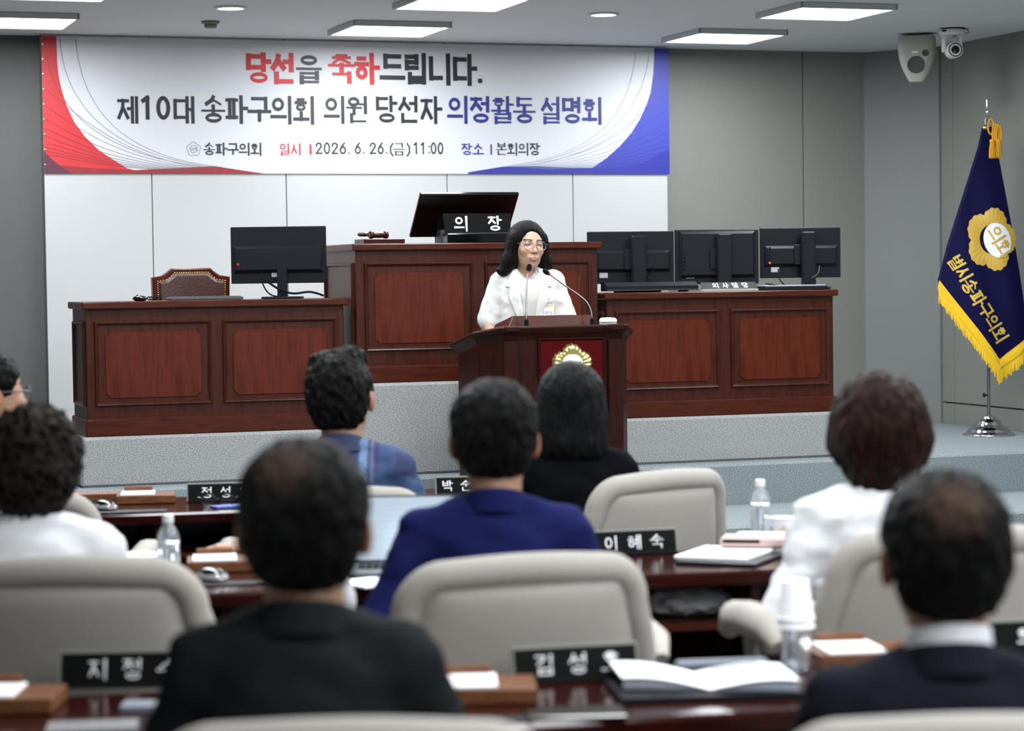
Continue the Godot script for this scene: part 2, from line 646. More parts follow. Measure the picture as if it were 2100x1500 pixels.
	mat("letter_white", Color(0.92, 0.93, 0.94), 0.5)
	mat("letter_grey", Color(0.72, 0.74, 0.77), 0.5)
	var lea := tri_map(mat("leather_brown", Color(0.33, 0.17, 0.15), 0.38), null, Vector3(6, 6, 6), noise_tex(0.06, [], 256, 2, FastNoiseLite.TYPE_CELLULAR, 31), 0.12)
	lea.clearcoat_enabled = true
	lea.clearcoat = 0.2
	var weave := noise_tex(0.22, [[0.0, Color(0.78, 0.76, 0.74)], [0.5, Color(0.96, 0.95, 0.94)], [1.0, Color(1, 1, 1)]], 512, 3, FastNoiseLite.TYPE_SIMPLEX, 41)
	tri_map(mat("chair_fabric", Color(0.79, 0.775, 0.75), 0.9), weave, Vector3(5.0, 2.2, 5.0))
	tri_map(mat("chair_arm", Color(0.86, 0.845, 0.82), 0.85), weave, Vector3(4, 4, 4))
	# cloth
	for w in [["suit_charcoal", Color(0.175, 0.19, 0.205)], ["suit_navy", Color(0.155, 0.175, 0.42)], ["suit_black", Color(0.10, 0.115, 0.14)], ["suit_slate", Color(0.165, 0.18, 0.22)], ["jacket_white", Color(0.93, 0.935, 0.93)], ["blouse_white", Color(0.9, 0.91, 0.925)], ["shirt_white", Color(0.9, 0.91, 0.93)], ["shirt_ivory", Color(0.87, 0.87, 0.84)], ["suit_blue", Color(0.16, 0.2, 0.42)], ["trousers", Color(0.13, 0.14, 0.17)], ["shirt_grey", Color(0.8, 0.81, 0.83)]]:
		var m := tri_map(mat(w[0], w[1], 0.88), fine, Vector3(6, 6, 6))
		m.metallic_specular = 0.15
	var pl := mat("plaid", Color(1, 1, 1), 0.85)
	pl.vertex_color_use_as_albedo = true
	var sk := mat("skin", Color(1, 1, 1), 0.5)
	sk.vertex_color_use_as_albedo = true
	var strand := noise_tex(0.05, [[0.0, Color(0.35, 0.35, 0.35)], [0.5, Color(0.8, 0.8, 0.8)], [1.0, Color(1, 1, 1)]], 512, 4, FastNoiseLite.TYPE_SIMPLEX, 51)
	var strand_h := noise_tex(0.07, [], 512, 4, FastNoiseLite.TYPE_SIMPLEX, 52)
	for w in [["hair", Vector3(14, 1.0, 14), 0.48, 0.5], ["hair_curl", Vector3(9, 7, 9), 0.6, 0.8]]:
		var m := tri_map(mat(w[0], Color(1, 1, 1), w[2]), strand, w[1], strand_h, w[3])
		m.metallic_specular = 0.25
		m.vertex_color_use_as_albedo = true
	# things that let light through
	var cl := mat("clear_plastic", Color(0.93, 0.96, 1.0, 0.12), 0.04)
	cl.transparency = BaseMaterial3D.TRANSPARENCY_ALPHA
	var fm := mat("film", Color(0.92, 0.93, 0.95, 0.22), 0.12)
	fm.transparency = BaseMaterial3D.TRANSPARENCY_ALPHA
	var bf := mat("bag_film", Color(0.92, 0.93, 0.95, 0.5), 0.2)
	bf.transparency = BaseMaterial3D.TRANSPARENCY_ALPHA
	var wa := mat("water", Color(0.95, 0.98, 1.0, 0.03), 0.0)
	wa.transparency = BaseMaterial3D.TRANSPARENCY_ALPHA
	wa.refraction_enabled = true
	wa.refraction_scale = 0.033
	var ln := mat("lens_glass", Color(0.9, 0.93, 0.96, 0.01), 0.02)
	ln.metallic_specular = 0.25
	ln.transparency = BaseMaterial3D.TRANSPARENCY_ALPHA
	var gl := mat("lamp_glow", Color(1, 1, 1), 0.5)
	gl.emission_enabled = true
	gl.emission = Color(1, 1, 1)
	gl.emission_energy_multiplier = 2.2
	var sc := mat("screen_glow", Color(0.1, 0.1, 0.1), 0.3)
	sc.emission_enabled = true
	sc.emission = Color(0.76, 0.83, 0.9)
	sc.emission_energy_multiplier = 0.26
	var led := mat("led_red", Color(0.9, 0.1, 0.1), 0.4)
	led.emission_enabled = true
	led.emission = Color(1, 0.15, 0.12)
	led.emission_energy_multiplier = 1.6
	mat("mic_ring", Color(0.85, 0.12, 0.14), 0.4)
	mat("pink_leather", Color(0.84, 0.73, 0.71), 0.5)
	mat("ink_blue", Color(0.25, 0.28, 0.6), 0.6)
	mat("screen_blue", Color(0.12, 0.25, 0.42), 0.4)
	mat("screen_text", Color(0.66, 0.72, 0.78), 0.5)
	mat("yellow_cable", Color(0.8, 0.66, 0.08), 0.5)
	mat("grey_print", Color(0.62, 0.66, 0.6), 0.6)

# ---------- lettering: Hangul syllables put together from strokes ----------
const INITIAL := "ㄱㄲㄴㄷㄸㄹㅁㅂㅃㅅㅆㅇㅈㅉㅊㅋㅌㅍㅎ"
const MEDIAL := "ㅏㅐㅑㅒㅓㅔㅕㅖㅗㅘㅙㅚㅛㅜㅝㅞㅟㅠㅡㅢㅣ"
const FINAL := " ㄱㄲㄳㄴㄵㄶㄷㄹㄺㄻㄼㄽㄾㄿㅀㅁㅂㅄㅅㅆㅇㅈㅊㅋㅌㅍㅎ"
func jamo(ch: String, upright: bool) -> Array:
	match ch:
		"ㄱ": return [[0, 0, 1, 0], [1, 0, 1, 1]] if upright else [[0, 0, 0.95, 0], [0.95, 0, 0.8, 0.5], [0.8, 0.5, 0.15, 1]]
		"ㄴ": return [[0, 0, 0, 1], [0, 1, 1, 1]]
		"ㄷ": return [[0, 0, 1, 0], [0, 0, 0, 1], [0, 1, 1, 1]]
		"ㄹ": return [[0, 0, 1, 0], [1, 0, 1, 0.5], [1, 0.5, 0, 0.5], [0, 0.5, 0, 1], [0, 1, 1, 1]]
		"ㅁ": return [[0, 0, 1, 0], [1, 0, 1, 1], [1, 1, 0, 1], [0, 1, 0, 0]]
		"ㅂ": return [[0, 0, 0, 1], [1, 0, 1, 1], [0, 0.45, 1, 0.45], [0, 1, 1, 1]]
		"ㅅ": return [[0.5, 0, 0.42, 0.4], [0.42, 0.4, 0, 1], [0.46, 0.35, 1, 1]]
		"ㅇ": return [["o", 0.5, 0.5, 0.5, 0.5]]
		"ㅈ": return [[0, 0, 1, 0], [0.5, 0, 0.42, 0.45], [0.42, 0.45, 0, 1], [0.46, 0.4, 1, 1]]
		"ㅊ": return [[0.25, 0, 0.75, 0], [0, 0.3, 1, 0.3], [0.5, 0.3, 0, 1], [0.46, 0.55, 1, 1]]
		"ㅍ": return [[0, 0, 1, 0], [0.28, 0, 0.28, 1], [0.72, 0, 0.72, 1], [0, 1, 1, 1]]
		"ㅎ": return [[0.25, 0, 0.75, 0], [0, 0.3, 1, 0.3], ["o", 0.5, 0.76, 0.4, 0.25]]
		"ㅏ": return [[0.35, 0, 0.35, 1], [0.35, 0.45, 1, 0.45]]
		"ㅓ": return [[0.7, 0, 0.7, 1], [0, 0.45, 0.7, 0.45]]
		"ㅣ": return [[0.65, 0, 0.65, 1]]
		"ㅐ": return [[0.15, 0, 0.15, 1], [0.85, 0, 0.85, 1], [0.15, 0.48, 0.85, 0.48]]
		"ㅔ": return [[0.4, 0, 0.4, 1], [0.95, 0, 0.95, 1], [-0.1, 0.45, 0.4, 0.45]]
		"ㅖ": return [[0.4, 0, 0.4, 1], [0.95, 0, 0.95, 1], [-0.1, 0.32, 0.4, 0.32], [-0.1, 0.58, 0.4, 0.58]]
		"ㅕ": return [[0.7, 0, 0.7, 1], [0, 0.3, 0.7, 0.3], [0, 0.62, 0.7, 0.62]]
		"ㅗ": return [[0, 1, 1, 1], [0.5, 0, 0.5, 1]]
		"ㅜ": return [[0, 0, 1, 0], [0.5, 0, 0.5, 1]]
		"ㅡ": return [[0, 0.6, 1, 0.6]]
		"0": return [["o", 0.5, 0.5, 0.48, 0.5]]
		"1": return [[0.55, 0, 0.55, 1], [0.15, 0.14, 0.55, 0]]
		"2": return [[0.02, 0.27, 0.14, 0.07], [0.14, 0.07, 0.5, 0], [0.5, 0, 0.88, 0.1], [0.88, 0.1, 0.92, 0.34], [0.92, 0.34, 0.02, 1], [0.02, 1, 1, 1]]
		"6": return [["o", 0.5, 0.68, 0.48, 0.32], [0.78, 0, 0.3, 0.3], [0.3, 0.3, 0.06, 0.62]]
		".": return [[0.15, 0.97, 0.15, 0.97]]
		":": return [[0.3, 0.32, 0.3, 0.32], [0.3, 0.92, 0.3, 0.92]]
		"(": return [[0.7, -0.1, 0.3, 0.25], [0.3, 0.25, 0.3, 0.8], [0.3, 0.8, 0.7, 1.15]]
		")": return [[0.3, -0.1, 0.7, 0.25], [0.7, 0.25, 0.7, 0.8], [0.7, 0.8, 0.3, 1.15]]
		"|": return [[0.5, 0, 0.5, 1]]
	return []
func into(strokes: Array, x0: float, y0: float, x1: float, y1: float, out: Array) -> void:
	for s in strokes:
		if s[0] is String:
			out.append(["o", lerpf(x0, x1, s[1]), lerpf(y0, y1, s[2]), (x1 - x0) * s[3], (y1 - y0) * s[4]])
		else:
			out.append([lerpf(x0, x1, s[0]), lerpf(y0, y1, s[1]), lerpf(x0, x1, s[2]), lerpf(y0, y1, s[3])])
func syllable(ch: String) -> Array:  # strokes in a unit box, y down
	var code := ch.unicode_at(0) - 0xAC00
	var out := []
	if code < 0 or code > 11171:
		into(jamo(ch, true), 0.08, 0.14, 0.52, 0.88, out)
		return out
	var i := INITIAL[code / 588]
	var m := MEDIAL[(code % 588) / 28]
	var f := FINAL[code % 28]
	var mixed := {"ㅘ": "ㅗㅏ", "ㅚ": "ㅗㅣ", "ㅝ": "ㅜㅓ", "ㅢ": "ㅡㅣ"}
	var last := f != " "
	if mixed.has(m):
		var hv: String = mixed[m][0]
		var low := 0.10 if hv == "ㅜ" else 0.0
		if last:
			into(jamo(i, true), 0.12, 0.08, 0.52, 0.32, out)
			into(jamo(hv, true), 0.05, 0.42, 0.62, 0.52 + low, out)
			into(jamo(mixed[m][1], true), 0.62, 0.05, 0.94, 0.58, out)
		else:
			into(jamo(i, true), 0.12, 0.12, 0.52, 0.48, out)
			into(jamo(hv, true), 0.05, 0.62, 0.62, 0.82, out)
			into(jamo(mixed[m][1], true), 0.62, 0.06, 0.94, 0.95, out)
	elif m in "ㅗㅜㅡ":
		if last:
			into(jamo(i, true), 0.22, 0.07, 0.78, 0.30, out)
			into(jamo(m, true), 0.06, 0.40, 0.94, 0.55, out)
		else:
			into(jamo(i, true), 0.22, 0.1, 0.78, 0.42, out)
			into(jamo(m, true), 0.06, 0.56, 0.94, 0.86 if m != "ㅡ" else 0.95, out)
	else:
		if last:
			into(jamo(i, false), 0.1, 0.1, 0.5, 0.46, out)
			into(jamo(m, false), 0.58, 0.06, 0.92, 0.52, out)
		else:
			into(jamo(i, false), 0.1, 0.16, 0.5, 0.78, out)
			into(jamo(m, false), 0.58, 0.06, 0.94, 0.94, out)
	if last and f == "ㄹ":
		into(jamo(f, true), 0.2, 0.645, 0.82, 0.95, out)
	elif last:
		into(jamo(f, true), 0.22, 0.69, 0.8, 0.92, out)
	return out
# writes text into g on the plane x, y (y up) from its lower left corner, em high; put_at maps (x, y, lift) to a point
func write(g: Geo, text: String, at: Vector2, em: float, weight: float, advance: float, put_at: Callable, brush := 0.0, cuts := 1) -> float:
	var x := at.x
	var lift := 0.0004
	for ch in text:
		if ch == " ":
			x += em * advance * 0.42
			continue
		var wide := advance
		if ch in "0126":
			wide = advance * 0.68
		elif ch in ".:|":
			wide = advance * 0.34
		elif ch in "()":
			wide = advance * 0.42
		var packed := ch.unicode_at(0) >= 0xAC00 and (ch.unicode_at(0) - 0xAC00) % 28 != 0 and (MEDIAL[((ch.unicode_at(0) - 0xAC00) % 588) / 28] in "ㅗㅜㅡㅘㅝ" or FINAL[(ch.unicode_at(0) - 0xAC00) % 28] == "ㄹ")
		for s in syllable(ch):
			lift += 0.00004
			if s[0] is String:
				var rx: float = s[3] * em
				var ry: float = s[4] * em
				var cx: float = x + s[1] * em
				var cy: float = at.y + (1.0 - s[2]) * em
				var th := minf(weight * (0.85 if ry < em * 0.2 else 1.0), minf(rx, ry) * 1.15)
				var seg := 20
				for k in seg:
					var a0 := TAU * k / seg
					var a1 := TAU * (k + 1) / seg
					var q := []
					for w in [[a0, -0.5], [a1, -0.5], [a1, 0.5], [a0, 0.5]]:
						q.append(put_at.call(cx + cos(w[0]) * (rx + th * w[1]), cy + sin(w[0]) * (ry + th * w[1]), lift))
					g.quad(q[0], q[1], q[2], q[3], put_at.call(cx, cy, 1.0) - put_at.call(cx, cy, 0.0))
			else:
				var a := Vector2(x + s[0] * em, at.y + (1.0 - s[1]) * em)
				var b := Vector2(x + s[2] * em, at.y + (1.0 - s[3]) * em)
				var d := (b - a).normalized() if a.distance_to(b) > 1e-6 else Vector2.RIGHT
				var nn := Vector2(-d.y, d.x) * weight * 0.5
				var th := 1.0 if absf(d.y) > 0.5 else (0.52 if packed else 0.8)
				a -= d * weight * 0.5
				b += d * weight * 0.5
				for k in cuts:
					var t0 := float(k) / cuts
					var t1 := float(k + 1) / cuts
					var n0 := nn * th * lerpf(1.0 + brush, 1.0 - brush, t0)
					var n1 := nn * th * lerpf(1.0 + brush, 1.0 - brush, t1)
					var q := []
					for w in [a.lerp(b, t0) + n0, a.lerp(b, t1) + n1, a.lerp(b, t1) - n1, a.lerp(b, t0) - n0]:
						q.append(put_at.call(w.x, w.y, lift))
					g.quad(q[0], q[1], q[2], q[3], put_at.call(a.x, a.y, 1.0) - put_at.call(a.x, a.y, 0.0))
		x += em * wide
	return x
func flat_z(x: float, y: float, lift: float) -> Vector3:
	return Vector3(x, y, lift)

# ---------- the room ----------
func build_room() -> void:
	var x0 := -0.9
	var z1 := 3.0
	struct("floor", geo().box(Vector3((x0 + WALL_X) / 2, -0.1, (z1 + WALL_Z) / 2), Vector3(WALL_X - x0 + 0.6, 0.2, z1 - WALL_Z + 0.6)), mats.carpet_floor, "grey carpeted floor under the rows of desks", "floor")
	struct("ceiling", geo().box(Vector3((x0 + WALL_X) / 2, CEIL + 0.1, (z1 + WALL_Z) / 2), Vector3(WALL_X - x0 + 0.6, 0.2, z1 - WALL_Z + 0.6)), mats.ceiling, "off-white textured ceiling with square light panels", "ceiling")
	struct("wall_left", geo().box(Vector3(x0 - 0.15, CEIL / 2, (z1 + WALL_Z) / 2), Vector3(0.3, CEIL, z1 - WALL_Z + 0.6)), mats.wall_grey, "grey wall on the aisle side of the chamber", "wall")
	struct("wall_front", geo().box(Vector3((x0 + WALL_X) / 2, CEIL / 2, z1 + 0.15), Vector3(WALL_X - x0 + 0.6, CEIL, 0.3)), mats.wall_grey, "grey wall behind the audience", "wall")
	# back wall with its grey fabric panels
	var back := struct("wall_back", geo().box(Vector3((x0 + WALL_X) / 2, CEIL / 2, WALL_Z - 0.17), Vector3(WALL_X - x0 + 0.6, CEIL, 0.3)), mats.gap, "grey panelled wall behind the dais", "wall")
	var seams := [x0, 0.2, 1.3, 4.0, 6.2, 7.42, 7.93]
	for k in seams.size() - 1:
		obj("wall_panel", geo().box(Vector3((seams[k] + seams[k + 1]) / 2, CEIL / 2, WALL_Z - 0.015), Vector3(seams[k + 1] - seams[k] - 0.008, CEIL, 0.03), 0.003), mats.wall_grey_darkened if k < 3 else mats.wall_grey, back)
	# white panelled centre that stands proud of it
	var px := [2.035, 2.722, 3.607, 4.712, 5.613, 6.315]
	var white := Node3D.new()
	white.name = "wall_centre"
	add_child(white)
	white.set_meta("kind", "structure")
	white.set_meta("label", "white panelled wall section behind the banner and dais")
	white.set_meta("category", "wall")
	obj("backing", geo().box(Vector3((px[0] + px[5]) / 2, CEIL / 2, (WALL_Z + PANEL_Z) / 2 - 0.012), Vector3(px[5] - px[0] - 0.01, CEIL, PANEL_Z - WALL_Z - 0.022)), mats.wall_light, white)
	for k in 5:
		for r in [[MID_Y, 0.712], [0.718, CEIL]]:
			obj("wall_panel", geo().box(Vector3((px[k] + px[k + 1]) / 2, (r[0] + r[1]) / 2, PANEL_Z - 0.01), Vector3(px[k + 1] - px[k] - 0.006, r[1] - r[0], 0.02), 0.0015), mats.wall_white, white)
	# angled corner and the right wall
	var corner := Geo.new()
	var ca := Vector3(7.905, 0, WALL_Z)
	var cb := Vector3(WALL_X - 0.02, 0, WALL_Z + 0.52)
	corner.quad(ca, cb, cb + Vector3(0, CEIL, 0), ca + Vector3(0, CEIL, 0), Vector3(-1, 0, 0.6))
	corner.quad(cb, cb + Vector3(0.2, 0, 0), cb + Vector3(0.2, CEIL, 0), cb + Vector3(0, CEIL, 0), Vector3(0, 0, 1))
	corner.quad(ca, ca + Vector3(0, 0, -0.1), ca + Vector3(0, CEIL, -0.1), ca + Vector3(0, CEIL, 0), Vector3(-1, 0, 0))
	struct("wall_corner", corner, mats.wall_light, "lighter grey angled corner column under the speaker box", "wall")
	var right := struct("wall_right", geo().box(Vector3(WALL_X + 0.17, CEIL / 2, (z1 + WALL_Z) / 2), Vector3(0.3, CEIL, z1 - WALL_Z + 0.6)), mats.gap, "grey panelled side wall behind the flag", "wall")
	var rz := [WALL_Z + 0.3, -14.485, -13.27, -12.05, -10.8, -9.6, -8.4, -7.2, -6.0, -4.8, -3.6, -2.4, -1.2, 0.0, 1.2, 2.4, z1]
	for k in rz.size() - 1:
		for r in [[0.0, 0.612], [0.622, CEIL]]:
			obj("wall_panel", geo().box(Vector3(WALL_X + 0.015, (r[0] + r[1]) / 2, (rz[k] + rz[k + 1]) / 2), Vector3(0.03, r[1] - r[0], rz[k + 1] - rz[k] - 0.007), 0.003), mats.wall_grey, right)
	# carpeted steps
	var left := x0
	struct("floor_step", geo().box(Vector3((left + WALL_X) / 2, STEP_Y / 2, -11.63), Vector3(WALL_X - left, STEP_Y, 1.06), 0.012), mats.carpet_blue, "low blue-grey carpeted step that the lectern stands on", "step")
	struct("floor_platform", geo().box(Vector3((left + WALL_X) / 2, MID_Y / 2, (WALL_Z - 12.13) / 2), Vector3(WALL_X - left, MID_Y, -12.13 - WALL_Z), 0.014), mats.carpet_blue, "blue-grey carpeted platform that the flag stands on", "platform")
	struct("floor_dais", geo().box(Vector3((1.825 + 6.36) / 2, (MID_Y + UP_Y) / 2, (PANEL_Z - 12.304) / 2), Vector3(6.36 - 1.825, UP_Y - MID_Y, -12.304 - PANEL_Z), 0.014), mats.carpet_grey, "grey carpeted dais under the clerks' desks", "platform")
	struct("floor_dais_centre", geo().box(Vector3(4.06, (MID_Y + TOP_Y) / 2, (PANEL_Z - 12.290) / 2), Vector3(1.56, TOP_Y - MID_Y, -12.290 - PANEL_Z), 0.014), mats.carpet_grey, "raised grey carpeted block under the tall centre desk", "platform")

func ceiling_lights() -> void:
	var proto: Node3D
	for ix in range(1, 4):
		for iz in 12:
			var x := -0.50 + ix * 2.285
			var z := -14.15 + iz * 1.48
			var spot: String = ["", "over the banner's red corner", "over the middle of the banner", "past the banner's blue corner"][ix]
			var label := "square white ceiling light panel " + (spot + ", nearest the back wall" if iz == 0 else spot + ", second row from back wall" if iz == 1 else "over the audience desks")
			if proto == null:
				proto = thing("ceiling_panel_light", label, "ceiling light", Vector3(x, CEIL, z), 0.0, "square ceiling light panels")
				var fr := geo()
				for s in [[-1, 0], [1, 0], [0, -1], [0, 1]]:
					fr.box(Vector3(s[0] * 0.307, -0.018, s[1] * 0.307), Vector3(0.016 if s[0] else 0.63, 0.036, 0.016 if s[1] else 0.63), 0.003)
				fr.box(Vector3(0, -0.006, 0), Vector3(0.61, 0.01, 0.61))
				obj("frame", fr, mats.white_paint, proto)
				var g := geo()
				g.quad(Vector3(-0.299, -0.03, -0.299), Vector3(0.299, -0.03, -0.299), Vector3(0.299, -0.03, 0.299), Vector3(-0.299, -0.03, 0.299), Vector3.DOWN)
				obj("diffuser", g, mats.lamp_glow, proto)
				var l := AreaLight3D.new()
				l.name = "panel_glow"
				l.area_size = Vector2(0.57, 0.57)
				l.rotation.x = -PI / 2
				l.position.y = -0.037
				l.light_color = Color(0.97, 0.985, 1.0)
				l.light_energy = LAMP
				l.shadow_enabled = true
				l.area_range = 20.0
				l.area_normalize_energy = true
				proto.add_child(l)
			else:
				copy_of(proto, Vector3(x, CEIL, z), 0.0, label)
	var down: Node3D
	for q in [[2.89, -13.34, "round ceiling downlight near the smoke detector"], [5.14, -13.2, "round ceiling downlight beside the square panels, away from the smoke detector"]]:
		if down == null:
			down = thing("ceiling_downlight", q[2], "ceiling light", Vector3(q[0], CEIL, q[1]), 0.0, "round downlights over the dais")
			obj("trim", geo().lathe([Vector2(0.0, 0.0), Vector2(0.095, 0.0), Vector2(0.095, -0.006), Vector2(0.078, -0.012), Vector2(0.075, -0.004)], 32), mats.white_paint, down)
			obj("bulb", geo().lathe([Vector2(0.076, -0.004), Vector2(0.0, -0.012)], 16), mats.lamp_glow, down)
			var l := SpotLight3D.new()
			l.name = "bulb_glow"
			l.rotation.x = -PI / 2
			l.position.y = -0.03
			l.spot_angle = 60
			l.spot_range = 12
			l.light_size = 0.07
			l.light_energy = LAMP * 0.12
			l.light_color = Color(0.98, 0.99, 1.0)
			l.shadow_enabled = true
			down.add_child(l)
		else:
			copy_of(down, Vector3(q[0], CEIL, q[1]), 0.0, q[2])
	var sm := thing("smoke_detector", "small pale round smoke detector on the ceiling", "smoke detector", Vector3(2.93, CEIL, -14.1))
	obj("base", geo().lathe([Vector2(0.055, 0.0), Vector2(0.055, -0.012), Vector2(0.04, -0.018)], 24), mats.grey_print, sm)
	obj("cap", geo().lathe([Vector2(0.038, -0.016), Vector2(0.038, -0.036), Vector2(0.03, -0.042), Vector2(0.0, -0.043)], 24), mats.grey_print, sm)

func rounded(w: float, h: float, r: float, seg := 4) -> PackedVector2Array:
	var p := PackedVector2Array()
	for k in 4:
		var c := Vector2((w / 2 - r) * (1 if k == 0 or k == 3 else -1), (h / 2 - r) * (1 if k < 2 else -1))
		for s in seg + 1:
			var an := PI / 2 * (k + float(s) / seg)
			p.append(c + Vector2(cos(an), sin(an)) * r)
	return p

# ---------- banner ----------
func build_banner() -> void:
	var bx0 := 2.035
	var bx1 := 6.325
	var by0 := 2.24
	var by1 := 3.108
	var w := bx1 - bx0
	var h := by1 - by0
	var zf := PANEL_Z + 0.012
	var t := thing("banner", "wide white banner with red and blue corners and Korean lettering", "banner", Vector3(bx0, by0, zf))
	var cloth := geo()
	cloth.sheet(func(u: float, v: float) -> Vector3: return Vector3(u * w, v * h, 0.0), 40, 8, Vector3(0, 0, 1))
	cloth.box(Vector3(w / 2, h / 2, -0.004), Vector3(w, h, 0.006))
	var sheet := obj("cloth", cloth, mats.banner_cloth, t)
	# helper: banner pixel coordinates of the photograph, left-to-right 0..1 and bottom-to-top 0..1
	var spot := func(px: float, py: float) -> Vector2:
		var p := on_z(px, py, zf)
		return Vector2(p.x - bx0, p.y - by0)
	var clampb := func(p: Vector2) -> Vector2: return Vector2(clampf(p.x, 0, w), clampf(p.y, 0, h))
	# a ribbon of print between two runs of points
	var fill := func(called: String, m: Material, lower: Array, upper: Array, lift: float) -> void:
		var g := geo()
		for i in lower.size() - 1:
			var q := []
			for e: Array in [lower[i], lower[i + 1], upper[i + 1], upper[i]]:
				var p: Vector2 = clampb.call(spot.call(e[0], e[1]))
				q.append(Vector3(p.x, p.y, lift))
			if q[0].distance_to(q[2]) > 1e-5 and absf((q[1] - q[0]).cross(q[2] - q[0]).z) + absf((q[2] - q[0]).cross(q[3] - q[0]).z) > 1e-9:
				g.quad(q[0], q[1], q[2], q[3], Vector3(0, 0, 1))
		obj(called, g, m, t)
	var edge_r := []
	var edge_l := []
	for y in [72, 100, 130, 160, 190, 220, 250, 280, 310, 330, 345, 362]:
		edge_l.append([80, y])
	for p in [[115, 72], [116.5, 100], [117.5, 130], [121, 160], [128, 190], [138, 220], [152, 250], [174, 280], [205, 310], [236, 330], [260, 345], [300, 362]]:
		edge_r.append(p)
	fill.call("red_print", mats.print_red, edge_l, edge_r, 0.0008)
	fill.call("plum_print", mats.print_plum, [[80, 362], [110, 362], [145, 362]], [[80, 310], [110, 330], [145, 362]], 0.0012)
	fill.call("maroon_print", mats.print_maroon, [[85, 366], [200, 366], [280, 366], [360, 366], [440, 366], [535, 366]], [[85, 336], [200, 346], [280, 349], [360, 345], [440, 341], [540, 356]], 0.0010)
	var be_l := []
	for p in [[1341, 85], [1341.5, 115], [1340, 150], [1334, 190], [1326, 215], [1312, 245], [1293, 275], [1268, 303], [1243, 325], [1215, 344], [1195, 360]]:
		be_l.append(p)
	var be_r := []
	for p: Array in be_l:
		be_r.append([1390, p[1]])
	fill.call("blue_print", mats.print_blue, be_l, be_r, 0.0008)
	fill.call("deep_blue_print", mats.print_deep_blue, [[960, 357], [1030, 360], [1100, 360], [1180, 360], [1260, 360], [1320, 360], [1390, 360]], [[960, 353.5], [1030, 342], [1100, 341], [1180, 345], [1260, 343], [1320, 334], [1390, 305]], 0.0011)
	# fine printed curves that sweep round each corner
	var lines_red := geo()
	var lines_wine := geo()
	var lines_sky := geo()
	var lines_deep := geo()
	var rise := [80, 80, 100, 178, 214, 241, 261, 277, 290, 301, 310, 318]
	for k in rise.size():
		for side in 2:
			var f := k / 11.0
			var far := 455.0 - 8.0 * k
			var a := Vector2([155.0, 123.0, 93.0][k] if k < 3 else 88.0, rise[k])
			var c1 := a + Vector2([12.0, 8.0, 20.0][k], 150.0) if k < 3 else a + Vector2(45.0, 45.0 * (1.0 - f))
			var c2 := Vector2(255.0 - 6.0 * k, 322.0 + 2.0 * k)
			var e := Vector2(far, 343.0 + 0.6 * k)
			if side == 1:
				a = Vector2([1305.0, 1333.0, 1364.0][k] if k < 3 else 1370.0, rise[k] + 10)
				c1 = a + Vector2([-10.0, -8.0, -20.0][k], 140.0) if k < 3 else a + Vector2(-50.0, 45.0 * (1.0 - f))
				c2 = Vector2(1235.0 + 5.0 * k, 318.0 + 2.0 * k)
				e = Vector2(1035.0 + 8.0 * k, 341.0 + 0.6 * k)
			var was := Vector2.ZERO
			for s in 25:
				var u := s / 24.0
				var p := a.bezier_interpolate(c1, c2, e, u)
				var q: Vector2 = spot.call(p.x, p.y)
				if s > 0 and q.x > 0.004 and q.x < w - 0.004 and was.x > 0.004 and was.x < w - 0.004 and maxf(q.y, was.y) < h:
					var d := (q - was).normalized()
					var nn := Vector2(-d.y, d.x) * 0.0019 * (1.0 - 0.55 * u)
					var inside: bool
					if side == 0:
						inside = p.x < curve_x(edge_r, p.y)
					else:
						inside = p.x > curve_x(be_l, p.y)
					var g: Geo = (lines_wine if inside else lines_red) if side == 0 else (lines_deep if inside else lines_sky)
					var z := 0.0016 + k * 0.00003
					g.quad(Vector3(was.x + nn.x, was.y + nn.y, z), Vector3(q.x + nn.x, q.y + nn.y, z), Vector3(q.x - nn.x, q.y - nn.y, z), Vector3(was.x - nn.x, was.y - nn.y, z), Vector3(0, 0, 1))
				was = q
	for q in [["curve_print", lines_red, mats.print_line], ["curve_print", lines_wine, mats.print_wine], ["curve_print", lines_sky, mats.print_sky_line], ["curve_print", lines_deep, mats.print_deep_blue]]:
		obj(q[0], q[1], q[2], t).set_meta("kind", "stuff")
	# words: [text, left px, top px, bottom px, right px, weight, material]
	for q in [
		["당선", 505, 113, 169, 606, 0.155, "print_letter_red"], ["을", 609, 115, 169, 658, 0.14, "print_ink"], ["축하", 675, 113, 169, 777, 0.145, "print_letter_red"], ["드립니다.", 780, 115, 170, 993, 0.14, "print_ink"],
		["제", 240, 200, 251, 283, 0.115, "print_ink"], ["10", 287, 203, 246, 353, 0.125, "print_ink"], ["대", 355, 200, 251, 400, 0.115, "print_ink"], ["송파구의회", 414, 200, 251, 648, 0.115, "print_ink"], ["의원", 665, 200, 251, 756, 0.115, "print_ink"], ["당선자", 770, 200, 251, 906, 0.115, "print_ink"], ["의정활동", 918, 201, 251, 1097, 0.115, "print_letter_blue"], ["설명회", 1109, 202, 252, 1237, 0.115, "print_letter_blue"],
		["송파구의회", 417, 294, 318, 538, 0.095, "print_ink"], ["일시", 573, 295, 318, 619, 0.09, "print_letter_red"], ["|", 627, 295, 318, 638, 0.09, "print_letter_red"], ["2026.", 647, 295, 317, 720, 0.09, "print_ink"], ["6.", 727, 295, 317, 750, 0.09, "print_ink"], ["26.", 758, 295, 317, 797, 0.09, "print_ink"], ["(금)", 796, 294, 319, 840, 0.085, "print_ink"], ["11:00", 847, 295, 317, 911, 0.095, "print_ink"], ["장소", 946, 295, 318, 992, 0.09, "print_letter_blue"], ["|", 1000, 295, 318, 1008, 0.09, "print_letter_blue"], ["본회의장", 1017, 294, 318, 1108, 0.09, "print_ink"]]:
		var a: Vector2 = spot.call(q[1], q[3])
		var b: Vector2 = spot.call(q[4], q[2])
